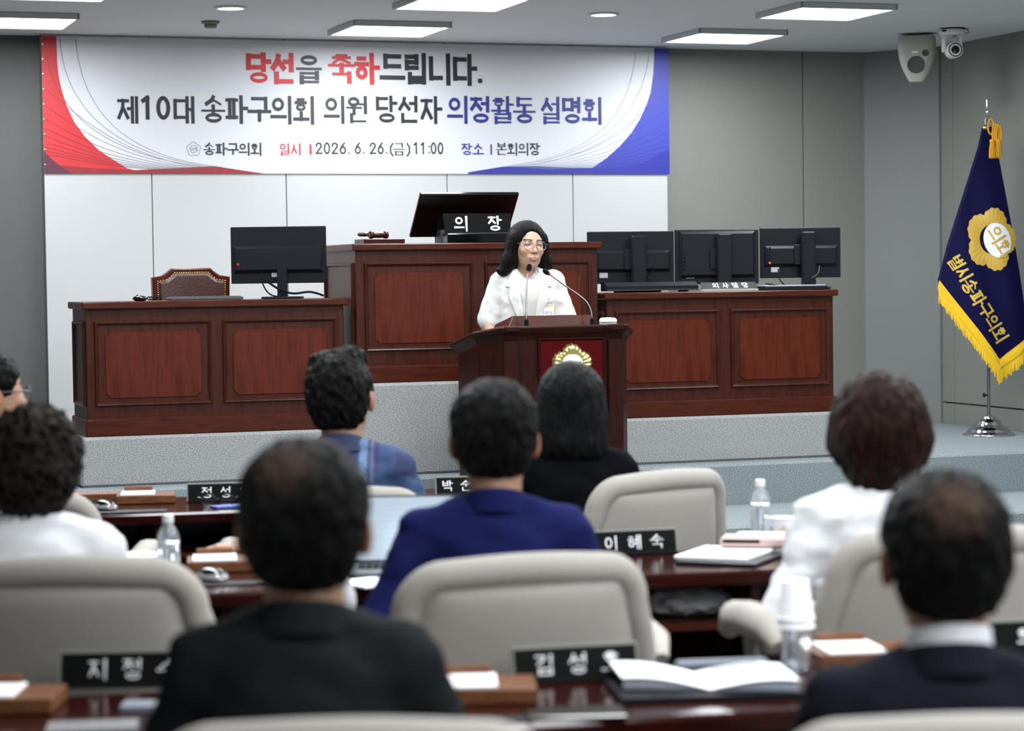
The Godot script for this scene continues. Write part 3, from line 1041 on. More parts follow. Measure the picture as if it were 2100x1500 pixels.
		var em := (b.y - a.y) / 0.94
		# measure, then stretch to the printed width
		var probe := write(Geo.new(), q[0], Vector2.ZERO, 1.0, 0.01, 1.0, flat_z)
		var narrow: float = (b.x - a.x) / (probe * em)
		if q[0] in ["10", "2026.", "6.", "26.", "11:00"]:
			em = (b.y - a.y) / 0.80
			narrow = (b.x - a.x) / (probe * em)
		var put_at := func(x: float, y: float, lift: float) -> Vector3:
			return Vector3(a.x + x * narrow, a.y - em * 0.03 + y, 0.0012 + lift)
		var g := geo()
		write(g, q[0], Vector2.ZERO, em, em * q[5] * (1.3 if em > 0.1 else 1.45), 1.0, put_at)
		obj("lettering", g, mats[q[6]], sheet)
	# pale council emblem before the small line
	var em_c: Vector2 = spot.call(397, 306)
	obj("emblem_print", emblem_outline(geo(Vector3(em_c.x, em_c.y, 0.002)), 0.048, 0.003), mats.grey_print, sheet)
	var g2 := geo()
	write(g2, "의회", Vector2(em_c.x - 0.022, em_c.y - 0.011), 0.022, 0.0022, 1.0, func(x: float, y: float, l: float) -> Vector3: return Vector3(x, y, 0.002 + l))
	obj("lettering", g2, mats.grey_print, sheet)
	# lacing eyelets down the short edge
	for k in 9:
		var e: Vector2 = spot.call(90, 90 + k * 31)
		var ey := geo()
		ey.xf = Transform3D(Basis(Vector3.RIGHT, PI / 2), Vector3(0.008, clampf(e.y, 0.03, h - 0.02), 0.001))
		obj("eyelet", ey.lathe([Vector2(0.007, 0.0), Vector2(0.007, 0.003), Vector2(0.0, 0.004)], 8), mats.steel, sheet)

func curve_x(c: Array, y: float) -> float:
	for i in c.size() - 1:
		if y <= c[i + 1][1]:
			return lerpf(c[i][0], c[i + 1][0], clampf((y - c[i][1]) / (c[i + 1][1] - c[i][1]), 0, 1))
	return c[c.size() - 1][0]
func petal_r(an: float, r: float) -> float:  # outline of a five-petalled flower with scalloped edge
	var u := fposmod(an - PI / 2 + PI / 5, TAU / 5) / (TAU / 5) - 0.5
	return r * (0.80 + 0.20 * pow(cos(u * PI), 0.8) + 0.022 * cos(u * TAU * 5))
func emblem_outline(g: Geo, r: float, wd: float) -> Geo:
	for k in 60:
		var a0 := TAU * k / 60
		var a1 := TAU * (k + 1) / 60
		for rr in [[petal_r(a0, r), petal_r(a1, r)], [r * 0.52, r * 0.52]]:
			g.quad(Vector3(cos(a0) * rr[0], sin(a0) * rr[0], 0), Vector3(cos(a1) * rr[1], sin(a1) * rr[1], 0), Vector3(cos(a1) * (rr[1] - wd), sin(a1) * (rr[1] - wd), 0), Vector3(cos(a0) * (rr[0] - wd), sin(a0) * (rr[0] - wd), 0), Vector3(0, 0, 1))
	return g

# ---------- dais furniture ----------
# four mitred bars round a rectangle on the plane z = 0, showing towards +z
func frame_bars(g: Geo, x0: float, y0: float, x1: float, y1: float, wd: float, hgt: float) -> Geo:
	var prof := [[0.0, 0.0], [0.12, 0.75], [0.35, 1.0], [0.62, 0.8], [0.78, 0.45], [1.0, 0.15], [1.0, 0.0]]
	for k in prof.size() - 1:
		var a: float = prof[k][0] * wd
		var b: float = prof[k + 1][0] * wd
		var ha: float = prof[k][1] * hgt
		var hb: float = prof[k + 1][1] * hgt
		var pa := [Vector3(x0 + a, y0 + a, ha), Vector3(x1 - a, y0 + a, ha), Vector3(x1 - a, y1 - a, ha), Vector3(x0 + a, y1 - a, ha)]
		var pb := [Vector3(x0 + b, y0 + b, hb), Vector3(x1 - b, y0 + b, hb), Vector3(x1 - b, y1 - b, hb), Vector3(x0 + b, y1 - b, hb)]
		for i in 4:
			var j := (i + 1) % 4
			var inward: Vector3 = (Vector3((x0 + x1) / 2, (y0 + y1) / 2, 0) - (pa[i] + pa[j]) / 2)
			g.quad(pa[i], pa[j], pb[j], pb[i], Vector3(0, 0, 1) + (inward.normalized() * 0.5 if hb < ha else -inward.normalized() * 0.5))
	return g
func notched(x0: float, y0: float, x1: float, y1: float, r: float) -> PackedVector2Array:
	var p := PackedVector2Array()
	for k in 4:
		var c := Vector2(x0 if k == 0 or k == 3 else x1, y0 if k < 2 else y1)
		for s in 4:
			var an: float = [PI / 2, PI, 3 * PI / 2, 0.0][k] - PI / 2 * s / 3.0
			p.append(c + Vector2(cos(an), sin(an)) * r)
	return p
func panelled_desk(called: String, label: String, x0: float, x1: float, y0: float, y1: float, depth: float, frames: Array, fy0: float, fy1: float) -> Node3D:
	var zf := -12.334
	var t := thing(called, label, "desk", Vector3((x0 + x1) / 2, y0, zf - depth / 2))
	var w := x1 - x0
	var h := y1 - y0
	obj("body", geo().box(Vector3(0, h / 2 + 0.03, -0.005), Vector3(w - 0.045, h - 0.09, depth - 0.05), 0.003), mats.wood_frame, t)
	obj("worktop", geo().box(Vector3(0, h - 0.019, 0), Vector3(w, 0.038, depth), 0.006), mats.wood_rail, t)
	obj("plinth", geo().box(Vector3(0, 0.046, 0), Vector3(w - 0.02, 0.092, depth - 0.015), 0.006), mats.wood_rail, t)
	var zz := depth / 2 - 0.03
	for f in frames:
		var a: float = f[0] - (x0 + x1) / 2
		var b: float = f[1] - (x0 + x1) / 2
		var g := geo(Vector3(0, 0, zz))
		obj("moulding", frame_bars(g, a, fy0 - y0, b, fy1 - y0, 0.022, 0.016), mats.wood_frame, t)
		obj("raised_panel", geo(Vector3(0, 0, zz - 0.004)).prism(notched(a + 0.057, fy0 - y0 + 0.042, b - 0.057, fy1 - y0 - 0.058, 0.022), 0.0, 0.010, 0.003), mats.wood_panel, t)
	for s in [-1, 1]:
		var g := geo()
		g.xf = Transform3D(Basis(Vector3.UP, s * PI / 2), Vector3(s * (w / 2 - 0.0225), 0, 0))
		obj("moulding", frame_bars(g, -depth / 2 + 0.07, fy0 - y0, depth / 2 - 0.07, fy1 - y0, 0.022, 0.014), mats.wood_frame, t)
	return t

func monitor(label: String, at: Vector3, turn: float, w: float, h: float, lift: float, kind: int) -> Node3D:
	var t := thing("computer_monitor", label, "monitor", at, turn, "monitors on the clerks' desks")
	# seen from behind: the back faces +z, the screen -z
	var g := geo(Vector3(0, lift + h / 2, 0))
	g.box(Vector3.ZERO, Vector3(w, h, 0.018), 0.004)
	obj("housing", g, mats.black_plastic, t)
	var bulge := geo(Vector3(0, lift, 0))
	var lo := 0.06 if kind == 0 else 0.07
	var hi := h * (0.66 if kind == 0 else 0.64)
	if kind == 2:
		lo = 0.04
		hi = h * 0.97
	var p := PackedVector2Array()
	var wi := w * (0.94 if kind == 0 else 0.9)
	p = PackedVector2Array([Vector2(-wi / 2, lo), Vector2(wi / 2, lo), Vector2(wi / 2, hi), Vector2(-wi / 2, hi)])
	bulge.prism(p, 0.008, 0.034, 0.016)
	var cover := obj("rear_cover", bulge, mats.black_plastic, t)
	obj("screen", geo(Vector3(0, lift + h / 2, -0.0095)).box(Vector3.ZERO, Vector3(w - 0.02, h - 0.03, 0.002)), mats.black_gloss, t)
	var st := geo()
	if kind == 0:
		st.box(Vector3(0.02, lift * 0.5 + 0.03, 0.03), Vector3(0.055, lift + 0.09, 0.02), 0.004)
		obj("stand", st, mats.black_plastic, t)
		obj("foot", geo(Vector3(0.02, 0, 0.02)).box(Vector3(0, 0.006, 0), Vector3(0.22, 0.012, 0.17), 0.004), mats.black_plastic, t)
	else:
		st.box(Vector3(0.03, (lift + h) * 0.5 - 0.01, 0.062), Vector3(0.085, lift + h - 0.03, 0.04), 0.008)
		obj("stand", st, mats.black_plastic, t)
		obj("mount_plate", geo(Vector3(0, lift + h * 0.46, 0.04)).box(Vector3(0.01, 0, 0), Vector3(0.12, 0.12, 0.012), 0.003), mats.black_plastic, t)
		obj("foot", geo(Vector3(0.03, 0, 0.03)).box(Vector3(0, 0.008, 0), Vector3(0.24, 0.016, 0.19), 0.006), mats.black_plastic, t)
	obj("label_sticker", geo(Vector3(-w * (0.18 if kind == 0 else 0.32) + (0.08 if kind == 0 else 0.0), lift + 0.05, 0.0 if kind != 0 else -0.001)).box(Vector3(0, 0, 0.0105), Vector3(0.05, 0.03, 0.001)), mats.letter_grey, t)
	if kind == 0:
		var hole := geo()
		hole.xf = Transform3D(Basis(Vector3.RIGHT, PI / 2), Vector3(-w * 0.42, lift + h * 0.34, 0.033))
		obj("badge", hole.lathe([Vector2(0.008, 0), Vector2(0.008, 0.003), Vector2(0.0, 0.003)], 14), mats.mic_ring, cover)
	else:
		for k in 5:
			var b := geo()
			b.xf = Transform3D(Basis(Vector3.RIGHT, PI / 2), Vector3(-w * 0.40, lift + 0.09 + k * 0.022, 0.033))
			obj("button", b.lathe([Vector2(0.006, 0), Vector2(0.006, 0.003), Vector2(0.0, 0.003)], 10), mats.led_red if kind == 3 and k == 0 else mats.black_matte, cover)
	return t

func cable(label: String, pts: Array, r := 0.0035, m: Material = null) -> void:
	var c := Curve3D.new()
	for i in pts.size():
		var p: Vector3 = pts[i]
		var d := Vector3.ZERO
		if i > 0 and i < pts.size() - 1:
			d = (pts[i + 1] - pts[i - 1]) * 0.2
		c.add_point(p, -d, d)
	var q := PackedVector3Array()
	for k in pts.size() * 7:
		q.append(c.samplef(float(k) / (pts.size() * 7 - 1) * (pts.size() - 1)))
	tag(obj("cable", geo().tube(q, r, 6), m if m else mats.black_matte), label, "cable")

func nameplate(called: String, label: String, text: String, at: Vector3, turn: float, w: float, h: float, em: float, gap: float, start: float, group := "") -> Node3D:
	var t := thing(called, label, "nameplate", at, turn, group)
	# a wedge: black face leaning back, pale edge round it
	var face := Transform3D(Basis(Vector3.RIGHT, -0.22), Vector3(0, 0.004, 0.012))
	var g := geo()
	g.xf = face
	g.box(Vector3(0, h / 2, -0.005), Vector3(w, h, 0.008), 0.0015)
	var board := obj("board", g, mats.black_matte, t)
	var rim := geo()
	rim.xf = face
	rim.box(Vector3(0, h + 0.003, -0.005), Vector3(w + 0.008, 0.006, 0.012), 0.001)
	for s in [-1, 1]:
		rim.box(Vector3(s * (w / 2 + 0.002), h / 2, -0.006), Vector3(0.004, h, 0.011))
	obj("rim", rim, mats.grey_print, t)
	obj("foot", geo().box(Vector3(0, 0.003, 0.0), Vector3(w, 0.006, 0.055), 0.001), mats.black_matte, t)
	var x := start
	for ch in text:
		if ch != " ":
			var l := geo()
			l.xf = face
			write(l, ch, Vector2(x, (h - em) / 2), em, em * 0.09, 1.0, flat_z, 0.25)
			obj("lettering", l, mats.letter_white, board)
		x += gap
	return t

func build_dais() -> void:
	panelled_desk("clerk_desk", "long dark red wooden clerk's desk with leather chair behind it", 1.853, 3.297, UP_Y, 1.4435, 0.515, [[1.917, 2.543], [2.601, 3.234]], 0.89, 1.341)
	panelled_desk("chair_desk", "tall red-brown wooden presiding desk on the raised block", 3.323, 4.781, TOP_Y, 1.7385, 0.75, [[3.393, 4.02], [4.086, 4.715]], 1.147, 1.635)
	panelled_desk("clerk_desk", "long dark red wooden clerk's desk carrying three monitors", 4.79, 6.257, UP_Y, 1.448, 0.515, [[4.862, 5.506], [5.575, 6.203]], 0.89, 1.344)
	# leather chair
	var c := thing("leather_armchair", "brown leather chair with wooden frame and brass nails", "chair", Vector3(2.64, UP_Y, -13.4))
	var outline := PackedVector2Array([Vector2(-0.215, 0.42), Vector2(0.215, 0.42), Vector2(0.226, 0.836), Vector2(0.17, 0.845), Vector2(0.135, 0.868), Vector2(0.112, 0.888), Vector2(-0.112, 0.888), Vector2(-0.135, 0.868), Vector2(-0.17, 0.845), Vector2(-0.226, 0.836)])
	obj("frame", geo().prism(outline, -0.03, 0.03, 0.008), mats.wood_chair, c)
	var pad := PackedVector2Array()
	var nails := geo()
	for p in outline:
		pad.append(Vector2(p.x * 0.87, 0.42 + (p.y - 0.42) * 0.945))
	obj("back_cushion", geo(Vector3(0, 0, 0.005)).prism(pad, 0.0, 0.045, 0.018), mats.leather_brown, c)
	for i in range(1, pad.size()):
		var a := pad[i]
		var b := pad[(i + 1) % pad.size()]
		if i == pad.size() - 1:
			b = pad[0]
		var m := maxi(1, int(a.distance_to(b) / 0.0125))
		for k in m:
			var q := a.lerp(b, float(k) / m) * Vector2(1.0, 1.0)
			nails.ball(Vector3(q.x, q.y, 0.034), Vector3(0.0045, 0.0045, 0.004), 6, 4)
	obj("nail_trim", nails, mats.brass, c).set_meta("kind", "stuff")
	obj("seat", geo(Vector3(0, 0.42, 0.26)).box(Vector3.ZERO, Vector3(0.5, 0.1, 0.5), 0.03), mats.leather_brown, c)
	for s in [-1, 1]:
		obj("armrest", geo(Vector3(s * 0.27, 0.62, 0.22)).box(Vector3.ZERO, Vector3(0.05, 0.04, 0.4), 0.012), mats.wood_chair, c)
		for e in [-1, 1]:
			obj("leg", geo(Vector3(s * 0.26, 0.31, 0.24 + e * 0.19)).box(Vector3.ZERO, Vector3(0.04, 0.62, 0.04), 0.008), mats.wood_chair, c)
	# things on the clerk's desk beside the chair
	var dy := 1.4435
	var mp := on_z(573, 610, -12.62)
	monitor("black monitor seen from behind beside the leather chair", Vector3(mp.x, dy, -12.62), -0.33, 0.525, 0.312, 0.085, 0)
	var ms := on_z(287, 617, -12.5)
	var mo := thing("computer_mouse", "black computer mouse on the clerk's desk by the leather chair", "mouse", Vector3(ms.x, dy, -12.5), 0.5)
	obj("shell", geo(Vector3(0, 0.014, 0)).ball(Vector3.ZERO, Vector3(0.031, 0.017, 0.05), 16, 8), mats.black_gloss, mo)
	obj("wheel", geo(Vector3(0, 0.03, -0.022)).ball(Vector3.ZERO, Vector3(0.004, 0.006, 0.009), 8, 6), mats.grey_plastic, mo)
	var kb := thing("keyboard", "slim grey keyboard lying between the leather chair and monitor", "keyboard", Vector3(on_z(420, 613, -12.6).x, dy, -12.6))
	obj("case", geo().box(Vector3(0, 0.008, 0), Vector3(0.40, 0.016, 0.13), 0.004), mats.grey_plastic, kb)
	keys(kb.get_node("case"), 0.38, 0.115, 0.017, mats.grey_plastic)
	var e := func(px: float, py: float, z: float) -> Vector3: return on_z(px, py, z)
	cable("black cable curling from the back of the clerk's monitor to the desk", [e.call(537, 560, -12.58), e.call(540, 585, -12.56), e.call(556, 605, -12.55), e.call(580, 608, -12.54)], 0.004)
	cable("thick black cables running from the clerk's monitor towards the tall desk", [e.call(545, 575, -12.58), e.call(570, 592, -12.55), e.call(600, 602, -12.53), e.call(636, 599, -12.5), e.call(664, 607, -12.48)], 0.006)
	var loose := []
	for k in 12:
		loose.append(Vector3(on_z(312, 615, -12.5).x + 0.03 * cos(k * 1.3) + 0.002 * k, dy + 0.006 + 0.008 * (k % 3), -12.5 + 0.02 * sin(k * 1.3)))
	cable("small coil of black cable beside the mouse", loose, 0.003)
	# the presiding desk
	var ty := 1.7385
	var sc := thing("touch_screen", "wide black touch screen leaning over the presiding desk", "monitor", Vector3(on_z(942, 484, -12.77).x, ty, -12.66))
	var lean := Transform3D(Basis(Vector3.RIGHT, 0.76), Vector3(0, 0.045, -0.13))
	var sg := geo()
	sg.xf = lean
	sg.box(Vector3(0, 0.165, 0), Vector3(0.585, 0.33, 0.022), 0.005)
	obj("housing", sg, mats.black_gloss, sc)
	var sb := geo()
	sb.xf = lean
	sb.box(Vector3(0, 0.14, 0.02), Vector3(0.13, 0.016, 0.02), 0.004)
	obj("badge_bar", sb, mats.grey_plastic, sc)
	obj("stand", geo(Vector3(-0.08, 0.04, -0.08)).box(Vector3.ZERO, Vector3(0.12, 0.08, 0.12), 0.006), mats.grey_plastic, sc)
	var np := thing("chair_nameplate", "black plate with two large white Korean letters on presiding desk", "nameplate", Vector3(4.075, ty, -12.45))
	obj("base", geo().box(Vector3(0, 0.026, 0), Vector3(0.375, 0.052, 0.09), 0.004), mats.black_gloss, np)
	obj("edge", geo().box(Vector3(0, 0.054, 0.035), Vector3(0.375, 0.003, 0.012), 0.001), mats.grey_plastic, np)
	var face := Transform3D(Basis(Vector3.RIGHT, -0.12), Vector3(0, 0.052, 0.02))
	var bg := geo()
	bg.xf = face
	bg.prism(PackedVector2Array([Vector2(-0.19, 0), Vector2(0.19, 0), Vector2(0.2, 0.112), Vector2(-0.2, 0.112)]), -0.012, 0.0, 0.001)
	var cb := obj("board", bg, mats.black_matte, np)
	for q in [["의", -0.137], ["장", 0.058]]:
		var l := geo()
		l.xf = face
		write(l, q[0], Vector2(q[1], 0.014), 0.085, 0.0115, 1.0, flat_z, 0.2)
		obj("lettering", l, mats.letter_white, cb)
	var gb := thing("sound_block", "flat dark wooden striking block on presiding desk", "sound block", Vector3(3.54, ty, -12.56))
	obj("slab", geo().box(Vector3(0, 0.014, 0), Vector3(0.235, 0.028, 0.20), 0.003), mats.wood_gavel, gb)
	var gv := thing("gavel", "turned wooden gavel lying on its block", "gavel", Vector3(3.525, ty + 0.028, -12.53), 0.1)
	var hd := geo()
	hd.xf = Transform3D(Basis(Vector3.FORWARD, PI / 2), Vector3(0, 0.022, 0))
	hd.lathe([Vector2(0, -0.055), Vector2(0.018, -0.055), Vector2(0.022, -0.047), Vector2(0.022, -0.04), Vector2(0.016, -0.036), Vector2(0.019, -0.032), Vector2(0.016, -0.028), Vector2(0.017, 0), Vector2(0.016, 0.028), Vector2(0.019, 0.032), Vector2(0.016, 0.036), Vector2(0.022, 0.04), Vector2(0.022, 0.047), Vector2(0.018, 0.055), Vector2(0, 0.055)], 24)
	obj("head", hd, mats.wood_gavel, gv)
	var hn := geo()
	hn.xf = Transform3D(Basis(Vector3.RIGHT, -PI / 2 + 0.05) , Vector3(0, 0.02, 0))
	hn.lathe([Vector2(0.006, 0), Vector2(0.008, 0.05), Vector2(0.011, 0.09), Vector2(0.008, 0.1), Vector2(0.011, 0.12), Vector2(0.011, 0.17), Vector2(0.005, 0.185), Vector2(0, 0.186)], 16)
	obj("handle", hn, mats.wood_gavel, gv).rotation.y = 0.3
	# the desk with three monitors
	var ry := 1.448
	for q in [["black monitor partly hidden behind the presiding desk", 1204, 1380, -0.10, 0.345, 0.05, 1, 475], ["middle black monitor behind the small slanted nameplate", 1384, 1553, -0.16, 0.345, 0.04, 2, 471], ["black monitor with a glowing red light on its back", 1559, 1721, -0.13, 0.30, 0.07, 3, 467]]:
		var a := on_z(q[1], q[7], -12.66)
		var b := on_z(q[2], q[7], -12.66)
		monitor(q[0], Vector3((a.x + b.x) / 2, ry, -12.66), q[3], (b.x - a.x) / cos(0.33 + q[3]) * cos(0.33), (a.y + b.y) / 2 - ry - q[5], q[5], q[6])
	var sbar := thing("sound_bar", "long black bar-shaped device in front of the monitors", "sound bar", Vector3(5.125, ry, -12.48))
	var sp := geo()
	sp.xf = Transform3D(Basis(Vector3.UP, PI / 2), Vector3(-0.285, 0.008, 0))
	sp.prism(PackedVector2Array([Vector2(-0.045, 0), Vector2(0.045, 0), Vector2(0.045, 0.05), Vector2(-0.01, 0.05), Vector2(-0.045, 0.028)]), 0.0, 0.57, 0.003)
	obj("case", sp, mats.black_plastic, sbar)
	obj("seam", geo().box(Vector3(0, 0.014, 0.046), Vector3(0.56, 0.004, 0.003)), mats.grey_plastic, sbar)
	for s in [-1, 1]:
		obj("foot", geo().box(Vector3(s * 0.2, 0.004, 0.02), Vector3(0.05, 0.008, 0.03)), mats.black_matte, sbar)
	var p2 := thing("clerk_nameplate", "low slanted black nameplate with four white Korean letters", "nameplate", Vector3(5.593, ry, -12.42))
	obj("base", geo().box(Vector3(0, 0.006, 0), Vector3(0.35, 0.012, 0.06), 0.001), mats.cream_plastic, p2)
	var f2 := Transform3D(Basis(Vector3.RIGHT, -0.75), Vector3(0, 0.012, 0.025))
	var b2 := geo()
	b2.xf = f2
	b2.box(Vector3(0, 0.027, -0.003), Vector3(0.345, 0.054, 0.006), 0.001)
	var pb := obj("board", b2, mats.black_plastic, p2)
	for k in 4:
		var l := geo()
		l.xf = f2
		write(l, "의사담당"[k], Vector2(-0.105 + k * 0.062, 0.008), 0.04, 0.0052, 1.0, flat_z, 0.2)
		obj("lettering", l, mats.letter_white, pb)
	var k2 := thing("keyboard", "pale keyboard in front of the monitor with the red light", "keyboard", Vector3(6.0, ry, -12.425), -0.04)
	obj("case", geo().box(Vector3(0, 0.012, 0), Vector3(0.40, 0.024, 0.13), 0.004), mats.black_plastic, k2)
	keys(k2.get_node("case"), 0.38, 0.115, 0.026, mats.key_white)
	cable("black cable loop hanging from the monitor with the red light", [e.call(1596, 552, -12.58), e.call(1598, 570, -12.55), e.call(1606, 582, -12.5), e.call(1616, 590, -12.44), e.call(1600, 587, -12.43), e.call(1570, 582, -12.44)], 0.004)
	cable("thin pale cable curving from the monitor with the red light to its stand", [e.call(1680, 545, -12.6), e.call(1678, 560, -12.57), e.call(1665, 571, -12.55)], 0.003, mats.grey_plastic)
	cable("black power cable behind the first of the three monitors", [e.call(1337, 548, -12.61), e.call(1338, 562, -12.6), e.call(1330, 574, -12.56)], 0.005)

func keys(parent: Node3D, w: float, d: float, y: float, m: Material) -> void:
	var g := geo()
	for r in 5:
		for k in 15:
			g.box(Vector3(-w / 2 + (k + 0.5) * w / 15, y, -d / 2 + (r + 0.5) * d / 5), Vector3(w / 15 - 0.003, 0.006, d / 5 - 0.003), 0.001)
	obj("keys", g, m, parent).set_meta("kind", "stuff")

# ---------- lectern ----------
func grown(poly: PackedVector2Array, by: float) -> PackedVector2Array:
	var m := poly.size()
	var area := 0.0
	for i in m:
		area += poly[i].cross(poly[(i + 1) % m])
	var sg := 1.0 if area > 0.0 else -1.0
	var out := PackedVector2Array()
	for i in m:
		var e1 := (poly[i] - poly[(i + m - 1) % m]).normalized()
		var e2 := (poly[(i + 1) % m] - poly[i]).normalized()
		var nn := Vector2(e1.y + e2.y, -e1.x - e2.x) * sg
		out.append(poly[i] + nn / maxf(0.3, nn.length_squared() * 0.5) * by)
	return out
# outline in x, z with rings of (growth, height); the heights tilt by slope * z
func stack(g: Geo, poly: PackedVector2Array, rings: Array, slope: float) -> Geo:
	var was := []
	for r in rings:
		var q := grown(poly, r.x)
		var now := []
		for p in q:
			now.append(Vector3(p.x, r.y + slope * p.y, p.y))
		if was.size():
			for i in now.size():
				var j := (i + 1) % now.size()
				var mid: Vector3 = (now[i] + now[j]) / 2
				var e: Vector3 = now[j] - now[i]
				var o := Vector3(e.z, 0, -e.x)
				if o.dot(mid - Vector3(0, 0, -0.2)) < 0.0:
					o = -o
				var tilt: float = (now[i] - was[i]).length() - (now[i] - was[i]).y
				g.quad(was[i], was[j], now[j], now[i], o.normalized() + Vector3(0, clampf((was[i] - now[i]).dot(o.normalized()) * 30.0, -0.9, 0.9), 0) * (0.0 if tilt < 1e-6 else 1.0))
		was = now
	var t := Geometry2D.triangulate_polygon(grown(poly, rings[rings.size() - 1].x))
	for k in range(0, t.size(), 3):
		g.tri(was[t[k]], was[t[k + 1]], was[t[k + 2]], Vector3.UP)
	return g
func build_lectern() -> void:
	var zf := -11.2
	var pa := on_z(1031, 700, zf)
	var pb := on_z(1275, 700, zf)
	var cx := (pa.x + pb.x) / 2
	var a := (pb.x - pa.x) / 2
	var top := on_z(1153, 668.5, zf).y - STEP_Y
	var t := thing("lectern", "dark wooden lectern with gold emblem on red velvet", "lectern", Vector3(cx, STEP_Y, zf))
	var poly := PackedVector2Array([Vector2(-a, 0), Vector2(a, 0), Vector2(a + 0.085, -0.15), Vector2(a + 0.085, -0.48), Vector2(-a - 0.085, -0.48), Vector2(-a - 0.085, -0.15)])
	var sl := 0.17
	obj("body", stack(geo(), poly, [Vector2(0, 0.08), Vector2(0, top - 0.075)], sl * 0.0), mats.wood_podium, t)
	obj("plinth", stack(geo(), poly, [Vector2(0.02, 0), Vector2(0.02, 0.085), Vector2(0.004, 0.095)], 0.0), mats.wood_podium, t)
	obj("neck", stack(geo(), poly, [Vector2(-0.002, top - 0.19), Vector2(-0.002, top - 0.066)], sl), mats.wood_podium, t)
	obj("cap", stack(geo(), poly, [Vector2(0.0, top - 0.07), Vector2(0.004, top - 0.06), Vector2(0.012, top - 0.045), Vector2(0.026, top - 0.034), Vector2(0.03, top - 0.026), Vector2(0.034, top - 0.022), Vector2(0.036, top - 0.012), Vector2(0.028, top - 0.003), Vector2(0.02, top)], sl), mats.wood_podium, t)
	# pilasters, cap blocks
	for s in [-1, 1]:
		obj("pilaster", geo().box(Vector3(s * (a - 0.04), (top + 0.02) / 2, 0.008), Vector3(0.08, top - 0.17, 0.02), 0.004), mats.wood_podium, t)
		obj("cap_block", geo().box(Vector3(s * (a - 0.04), top - 0.012, 0.014), Vector3(0.085, 0.034, 0.055), 0.008), mats.wood_podium, t)
	# velvet panel with its frame
	var vx0 := on_z(1106, 697, zf).x - cx
	var vx1 := on_z(1236, 697, zf).x - cx
	var vt := on_z(1170, 697, zf).y - STEP_Y
	obj("velvet_panel", geo().box(Vector3((vx0 + vx1) / 2, vt - 0.32, 0.003), Vector3(vx1 - vx0 - 0.01, 0.63, 0.006)), mats.red_velvet, t)
	obj("panel_frame", frame_bars(geo(Vector3(0, 0, 0.001)), vx0 - 0.012, vt - 0.65, vx1 + 0.012, vt + 0.012, 0.018, 0.014), mats.wood_podium, t)
	var ec := on_z(1172, 750, zf)
	emblem(t, Vector3(ec.x - cx, ec.y - STEP_Y, 0.007), 0.112, false)
	# sloping reading board
	var bd := geo()
	bd.xf = Transform3D(Basis(Vector3.RIGHT, -atan(sl)), Vector3(-0.02, top - 0.03, -0.24))
	bd.prism(PackedVector2Array([Vector2(-0.235, 0), Vector2(0.235, 0), Vector2(0.225, 0.062), Vector2(-0.205, 0.062)]), -0.16, 0.13, 0.004)
	obj("reading_board", bd, mats.wood_rail, t)
	# microphones
	var mics := [[[Vector2(1079.5, 668), Vector2(1079, 652), Vector2(1079.5, 610), Vector2(1081, 575), Vector2(1083.5, 558)], "straight slim gooseneck microphone on the lectern"], [[Vector2(1214.5, 667), Vector2(1214, 650), Vector2(1209, 630), Vector2(1196, 613), Vector2(1160, 587), Vector2(1127, 563)], "bent gooseneck microphone leaning across the lectern"]]
	for q in mics:
		var pts := PackedVector3Array()
		var c := Curve2D.new()
		var src: Array = q[0]
		for i in src.size():
			var d: Vector2 = (src[mini(i + 1, src.size() - 1)] - src[maxi(i - 1, 0)]) * 0.18
			c.add_point(src[i], -d, d)
		var zm := zf - 0.05
		for k in 25:
			var p := c.samplef(k / 24.0 * (src.size() - 1))
			pts.append(on_z(p.x, p.y, zm - 0.05 * clampf((650 - p.y) / 90.0, 0, 1)))
		var foot := pts[0]
		var mt := thing("gooseneck_microphone", q[1], "microphone", Vector3(foot.x, STEP_Y + top - 0.012, zm))
		var rel := PackedVector3Array()
		for p in pts:
			rel.append(p - mt.position)
		obj("socket", geo().lathe([Vector2(0.013, 0.0), Vector2(0.011, 0.042), Vector2(0.007, 0.048)], 12), mats.black_matte, mt)
		obj("stem", geo().tube(rel.slice(3), 0.0042, 8), mats.steel, mt)
		var tip := rel[rel.size() - 1]
		var dir := (tip - rel[rel.size() - 2]).normalized()
		obj("light_ring", geo().tube(PackedVector3Array([tip - dir * 0.002, tip + dir * 0.008]), 0.0085, 12), mats.mic_ring, mt)
		obj("capsule_head", geo().tube(PackedVector3Array([tip + dir * 0.006, tip + dir * 0.012, tip + dir * 0.028, tip + dir * 0.038, tip + dir * 0.042]), [0.009, 0.0125, 0.0135, 0.010, 0.003], 14), mats.black_matte, mt)
	var bx := on_z(1247, 668, zf - 0.1)
	var tub := thing("tissue_tub", "small white plastic tub with a flared lid on lectern", "container", Vector3(bx.x, STEP_Y + top - 0.02, zf - 0.1))
	obj("tub", geo().box(Vector3(0, 0.017, 0), Vector3(0.076, 0.034, 0.06), 0.004), mats.white_plastic, tub)
	obj("lid", geo().lathe([Vector2(0.0, 0.034), Vector2(0.064, 0.034), Vector2(0.062, 0.044), Vector2(0.05, 0.054), Vector2(0.0, 0.056)], 4, false, Vector2(1.0, 0.8)), mats.white_plastic, tub)
	tub.get_node("lid").rotation.y = PI / 4

